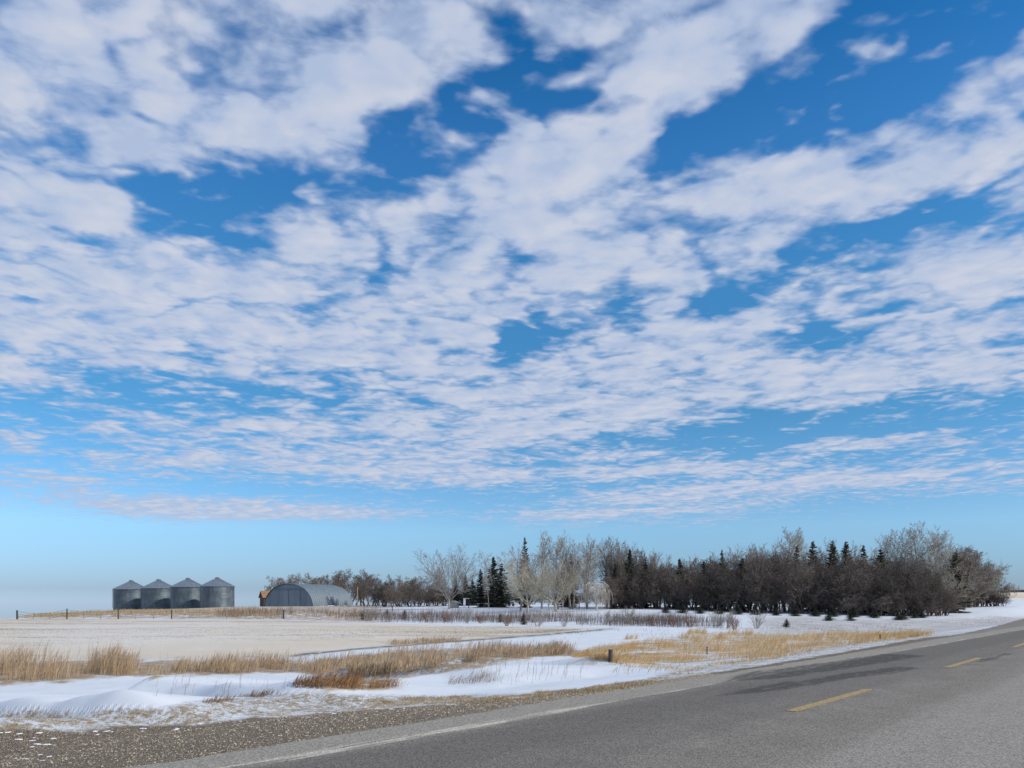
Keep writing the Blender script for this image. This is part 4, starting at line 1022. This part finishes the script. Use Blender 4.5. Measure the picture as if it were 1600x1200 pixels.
for yv in (3.2, 15.2):
    m = MB(); m.tube((W_/2, yv, Hh), (W_/2, yv, Hh+.35), .16, .16, 12); m.tube((W_/2, yv, Hh+.36), (W_/2, yv, Hh+.55), .30, .05, 12); m.build('roof_vent', S_roof, barn, True)
tag(barn, 'grey-blue arched steel barn with ribbed roof and flat sheeted end wall', 'barn')
# snow banked against its long side
r = np.random.default_rng(4); n = 260
ly = r.uniform(.5, Ln, n); lx = W_+r.uniform(-.1, .9, n); X = LX+math.cos(beta)*lx+math.sin(beta)*ly; Yb = LY-math.sin(beta)*lx+math.cos(beta)*ly
rr = r.uniform(.25, .5, n)*(.6+.8*fbm(ly*.5, ly*0, 3, 2))
o = blobs('snow_bank', np.stack([X, Yb, np.full(n, LZ-.35)+.05], -1), rr, m_sn, (1.3, 1.3, .9), 6, .12); tag(o, 'white snow slid off the roof along the barn right side', 'snow', kind='stuff')

# ------------------------------------------------------------------ brown shed left of it
M_bwood = simple('brown_boards', (.055, .035, .028), (.11, .07, .05), 4., .85, stretch=(3, 3, .4))
M_broof = simple('rust_brown_roof', (.22, .12, .06), (.36, .21, .11), 2.5, .8)
M_wht = simple('white_paint', (.68, .69, .70), (.80, .80, .80), 3., .6)
M_greyw = simple('weathered_grey_wood', (.30, .29, .28), (.46, .45, .43), 5., .85, stretch=(1, 1, 3))
M_post = simple('dark_post_wood', (.035, .032, .03), (.09, .08, .07), 9., .9, stretch=(3, 3, .6), bump=.01)
M_tpost = simple('pale_post_wood', (.26, .22, .18), (.40, .35, .29), 9., .85, stretch=(3, 3, .6))
M_wire = simple('wire', (.22, .2, .19), (.3, .28, .26), 4., .5, metal=.6)
def shed(loc, rz, w_, l_, he, hr, wallm, roofm, label, name='shed', doorside=True, kids=True):
    e = empty(name, loc, rz)
    m = MB(); m.v = [(0,0,0),(w_,0,0),(w_,0,he),(w_/2,0,hr),(0,0,he),(0,l_,0),(w_,l_,0),(w_,l_,he),(w_/2,l_,hr),(0,l_,he)]
    m.f = [[0,1,2,3,4],[9,8,7,6,5],[0,4,9,5],[1,6,7,2]]; m.build('wall', wallm, e)
    m = MB(); o_ = .3; k = (hr-he)/(w_/2)
    for sg in (-1, 1):
        xa = w_/2; xb = w_/2+sg*(w_/2+o_); za, zb = hr+.03, hr+.03-k*(w_/2+o_)
        b_ = len(m.v)
        for y_ in (-o_, l_+o_):
            for (x_, z_) in ((xa, za), (xb, zb), (xb, zb+.09), (xa, za+.09)): m.v.append((x_, y_, z_))
        for q in ((0,1,2,3),(7,6,5,4),(0,4,5,1),(1,5,6,2),(2,6,7,3)): m.f.append([b_+t_ for t_ in q])
    m.build('roof', roofm, e)
    m = MB(); m.box(w_*.35, w_*.65, -.05, -.003, 0.05, he*.85); m.build('door', wallm, e)
    tag(e, label, 'shed'); return e
X, Y, Z = PX(406, 182)
shed((X, Y, Z-.2), R(-62), 5.0, 6.5, 2.5, 3.9, M_bwood, M_broof, 'dark wooden shed with a brown gable roof peeking out left of the arched barn')
X, Y, Z = PX(700.5, 134)
shed((X, Y, Z-.15), R(-8), 1.5, 1.7, 1.05, 1.35, M_greyw, M_greyw, 'small weathered grey shed under the large round bare tree', 'small_shed')

# utility pole
X, Y, Z = PX(558.5, 152)
e = empty('utility_pole', (X, Y, Z)); hp = EYE+(HY-917)*Y/F-Z
m = MB(); m.tube((0, 0, -.2), (0, 0, hp), .10, .08, 10); m.build('pole', M_tpost, e, True)
m = MB(); m.tube((-.0, 0, hp*.52), (-.85, 0, hp*.34), .04, .04, 8); m.build('brace', M_tpost, e)
m = MB(); m.box(-.10, .10, -.22, -.09, hp*.42, hp*.56); m.build('meter_box', M_greyw, e)
tag(e, 'pale wooden service pole with a slanting brace at the barn right end', 'pole')
# white pillar with a short crossbar
X, Y, Z = PX(725.5, 133)
e = empty('gateway', (X, Y, Z)); hp = EYE+(HY-935.5)*Y/F-Z
m = MB(); m.box(-.16, .22, -.14, .14, -.1, hp); m.build('pillar', M_wht, e)
m = MB(); m.box(-.18, .9, -.16, .16, hp, hp+.09); m.build('crossbar', M_wht, e)
m = MB(); m.box(.68, .82, -.07, .07, -.1, hp-.003); m.build('post', M_post, e)
tag(e, 'white pillar with a short crossbar and a dark post in front of the spruces', 'gateway')
X, Y, Z = PX(784.5, 136)
e = empty('white_post', (X, Y, Z)); hp = EYE+(HY-938)*Y/F-Z
m = MB(); m.tube((0, 0, -.1), (0, 0, hp), .10, .10, 12); m.build('post', M_wht, e, True)
m = MB(); m.lathe([(.13, hp), (.13, hp+.05), (.02, hp+.10), (.001, hp+.10)], 12); m.build('cap', M_wht, e)
tag(e, 'white post left of the low white trailer', 'post')
# low white trailer
X, Y, Z = PX(788, 140)
e = empty('trailer', (X, Y, Z), R(-4)); m = MB(); m.box(0, 2.6, 0, 1.6, .38, .72); m.build('deck', M_wht, e)
m = MB(); m.box(2.62, 2.95, .1, 1.5, .3, .85); m.build('headboard', M_post, e)
for xw in (.9, 1.6):
    m = MB(); m.tube((xw, -.02, .30), (xw, .16, .30), .28, .28, 14); m.build('wheel', M_post, e)
tag(e, 'low snow-white flat trailer with a dark right end in the yard', 'trailer')
# pale pickets at the left of the yard
for q, c in enumerate((672, 679, 685, 690)):
    X, Y, Z = PX(c, 140); e = empty('picket', (X, Y, Z)); hp = EYE+(HY-940-q % 2)*Y/F-Z
    m = MB(); m.tube((0, 0, -.1), (0, 0, hp), .045, .04, 6); m.build('post', M_tpost, e)
    tag(e, ('leftmost', 'second from left', 'third from left', 'rightmost')[q]+' of the four thin pale pickets before the dark shrubs', 'picket')

# ------------------------------------------------------------------ wire fence
fence = empty('wire_fence', (*PX(27, 95)[:2], 0))
fo = fence.location
FP = [(27, 967, 953.5, 1), (52, 967, 957, 0), (78, 967, 956.5, 0), (104.5, 966.5, 951, 1), (131, 967, 954.5, 0), (157, 967, 954.5, 0), (185, 966.5, 953, 1), (212, 967, 955, 0), (240, 967, 955, 0), (268, 967, 952.5, 1), (296, 967.5, 955, 0), (325, 968, 955.5, 0), (354.5, 968.5, 953, 1), (383, 968.5, 956, 0), (412, 969, 956, 0), (443, 969.5, 952.5, 1)]
tops = []
for q, (c, yb, yt, kd) in enumerate(FP):
    Yd = 94.; X = (c-CX)/F*Yd; zg = float(H(X, Yd)); zt = EYE+(HY-yt)*Yd/F
    zb = min(zg, EYE+(HY-yb)*Yd/F)-.2
    m = MB(); wd = (.12 if q in (0, 15) else .08) if kd else .05
    m.tube((X-fo.x, Yd-fo.y, zb), (X-fo.x+(.02 if q % 2 else -.03), Yd-fo.y, zt), wd*.95, wd*.85, 8 if kd else 5)
    m.build('post' if kd else 'picket', M_post if (kd and q != 12) else M_tpost, fence); tops.append((X-fo.x, Yd-fo.y, zt))
for lv in (.15, .45, .75):
    m = MB()
    for a, b_ in zip(tops[:-1], tops[1:]):
        m.tube((a[0], a[1]-.08, a[2]-lv), (b_[0], b_[1]-.08, b_[2]-lv), .016, .016, 4)
    m.build('wire', M_wire, fence)
tag(fence, 'long wire fence on dark wooden posts along the far edge of the stubble field', 'fence')
# posts near the road
for nm, c, yb, yt, wd, mt, lb in (('marker_post', 953.5, 1033, 1014, .065, M_post, 'short dark wooden post in the brown grass behind the right-hand drift'),
                              ('marker_stake', 1104.5, 1022, 1010, .028, M_bwood, 'thin brown stake standing in the golden grass'),
                              ('marker_stake', 1375, 999, 991, .05, M_bwood, 'small brown stake in the golden grass far right, near the road'),
                              ('marker_stake', 613, 955, 946, .07, M_post, 'dark stake in the brush below the grove right of the barn')):
    X, Y, Z = [float(q) for q in hit(c, yb)]; hp = (yb-yt)*Y/F
    e = empty(nm, (X, Y, Z)); m = MB(); m.tube((0, 0, -.2), (.01, 0, hp*.96), wd, wd*.92, 10); m.build('post', mt, e, True)
    m = MB(); m.tube((.01, 0, hp*.96), (.01, 0, hp), wd*.92, wd*.5, 10); m.build('top', M_tpost, e)
    tag(e, lb, 'post')
print('done', len(bpy.data.objects))
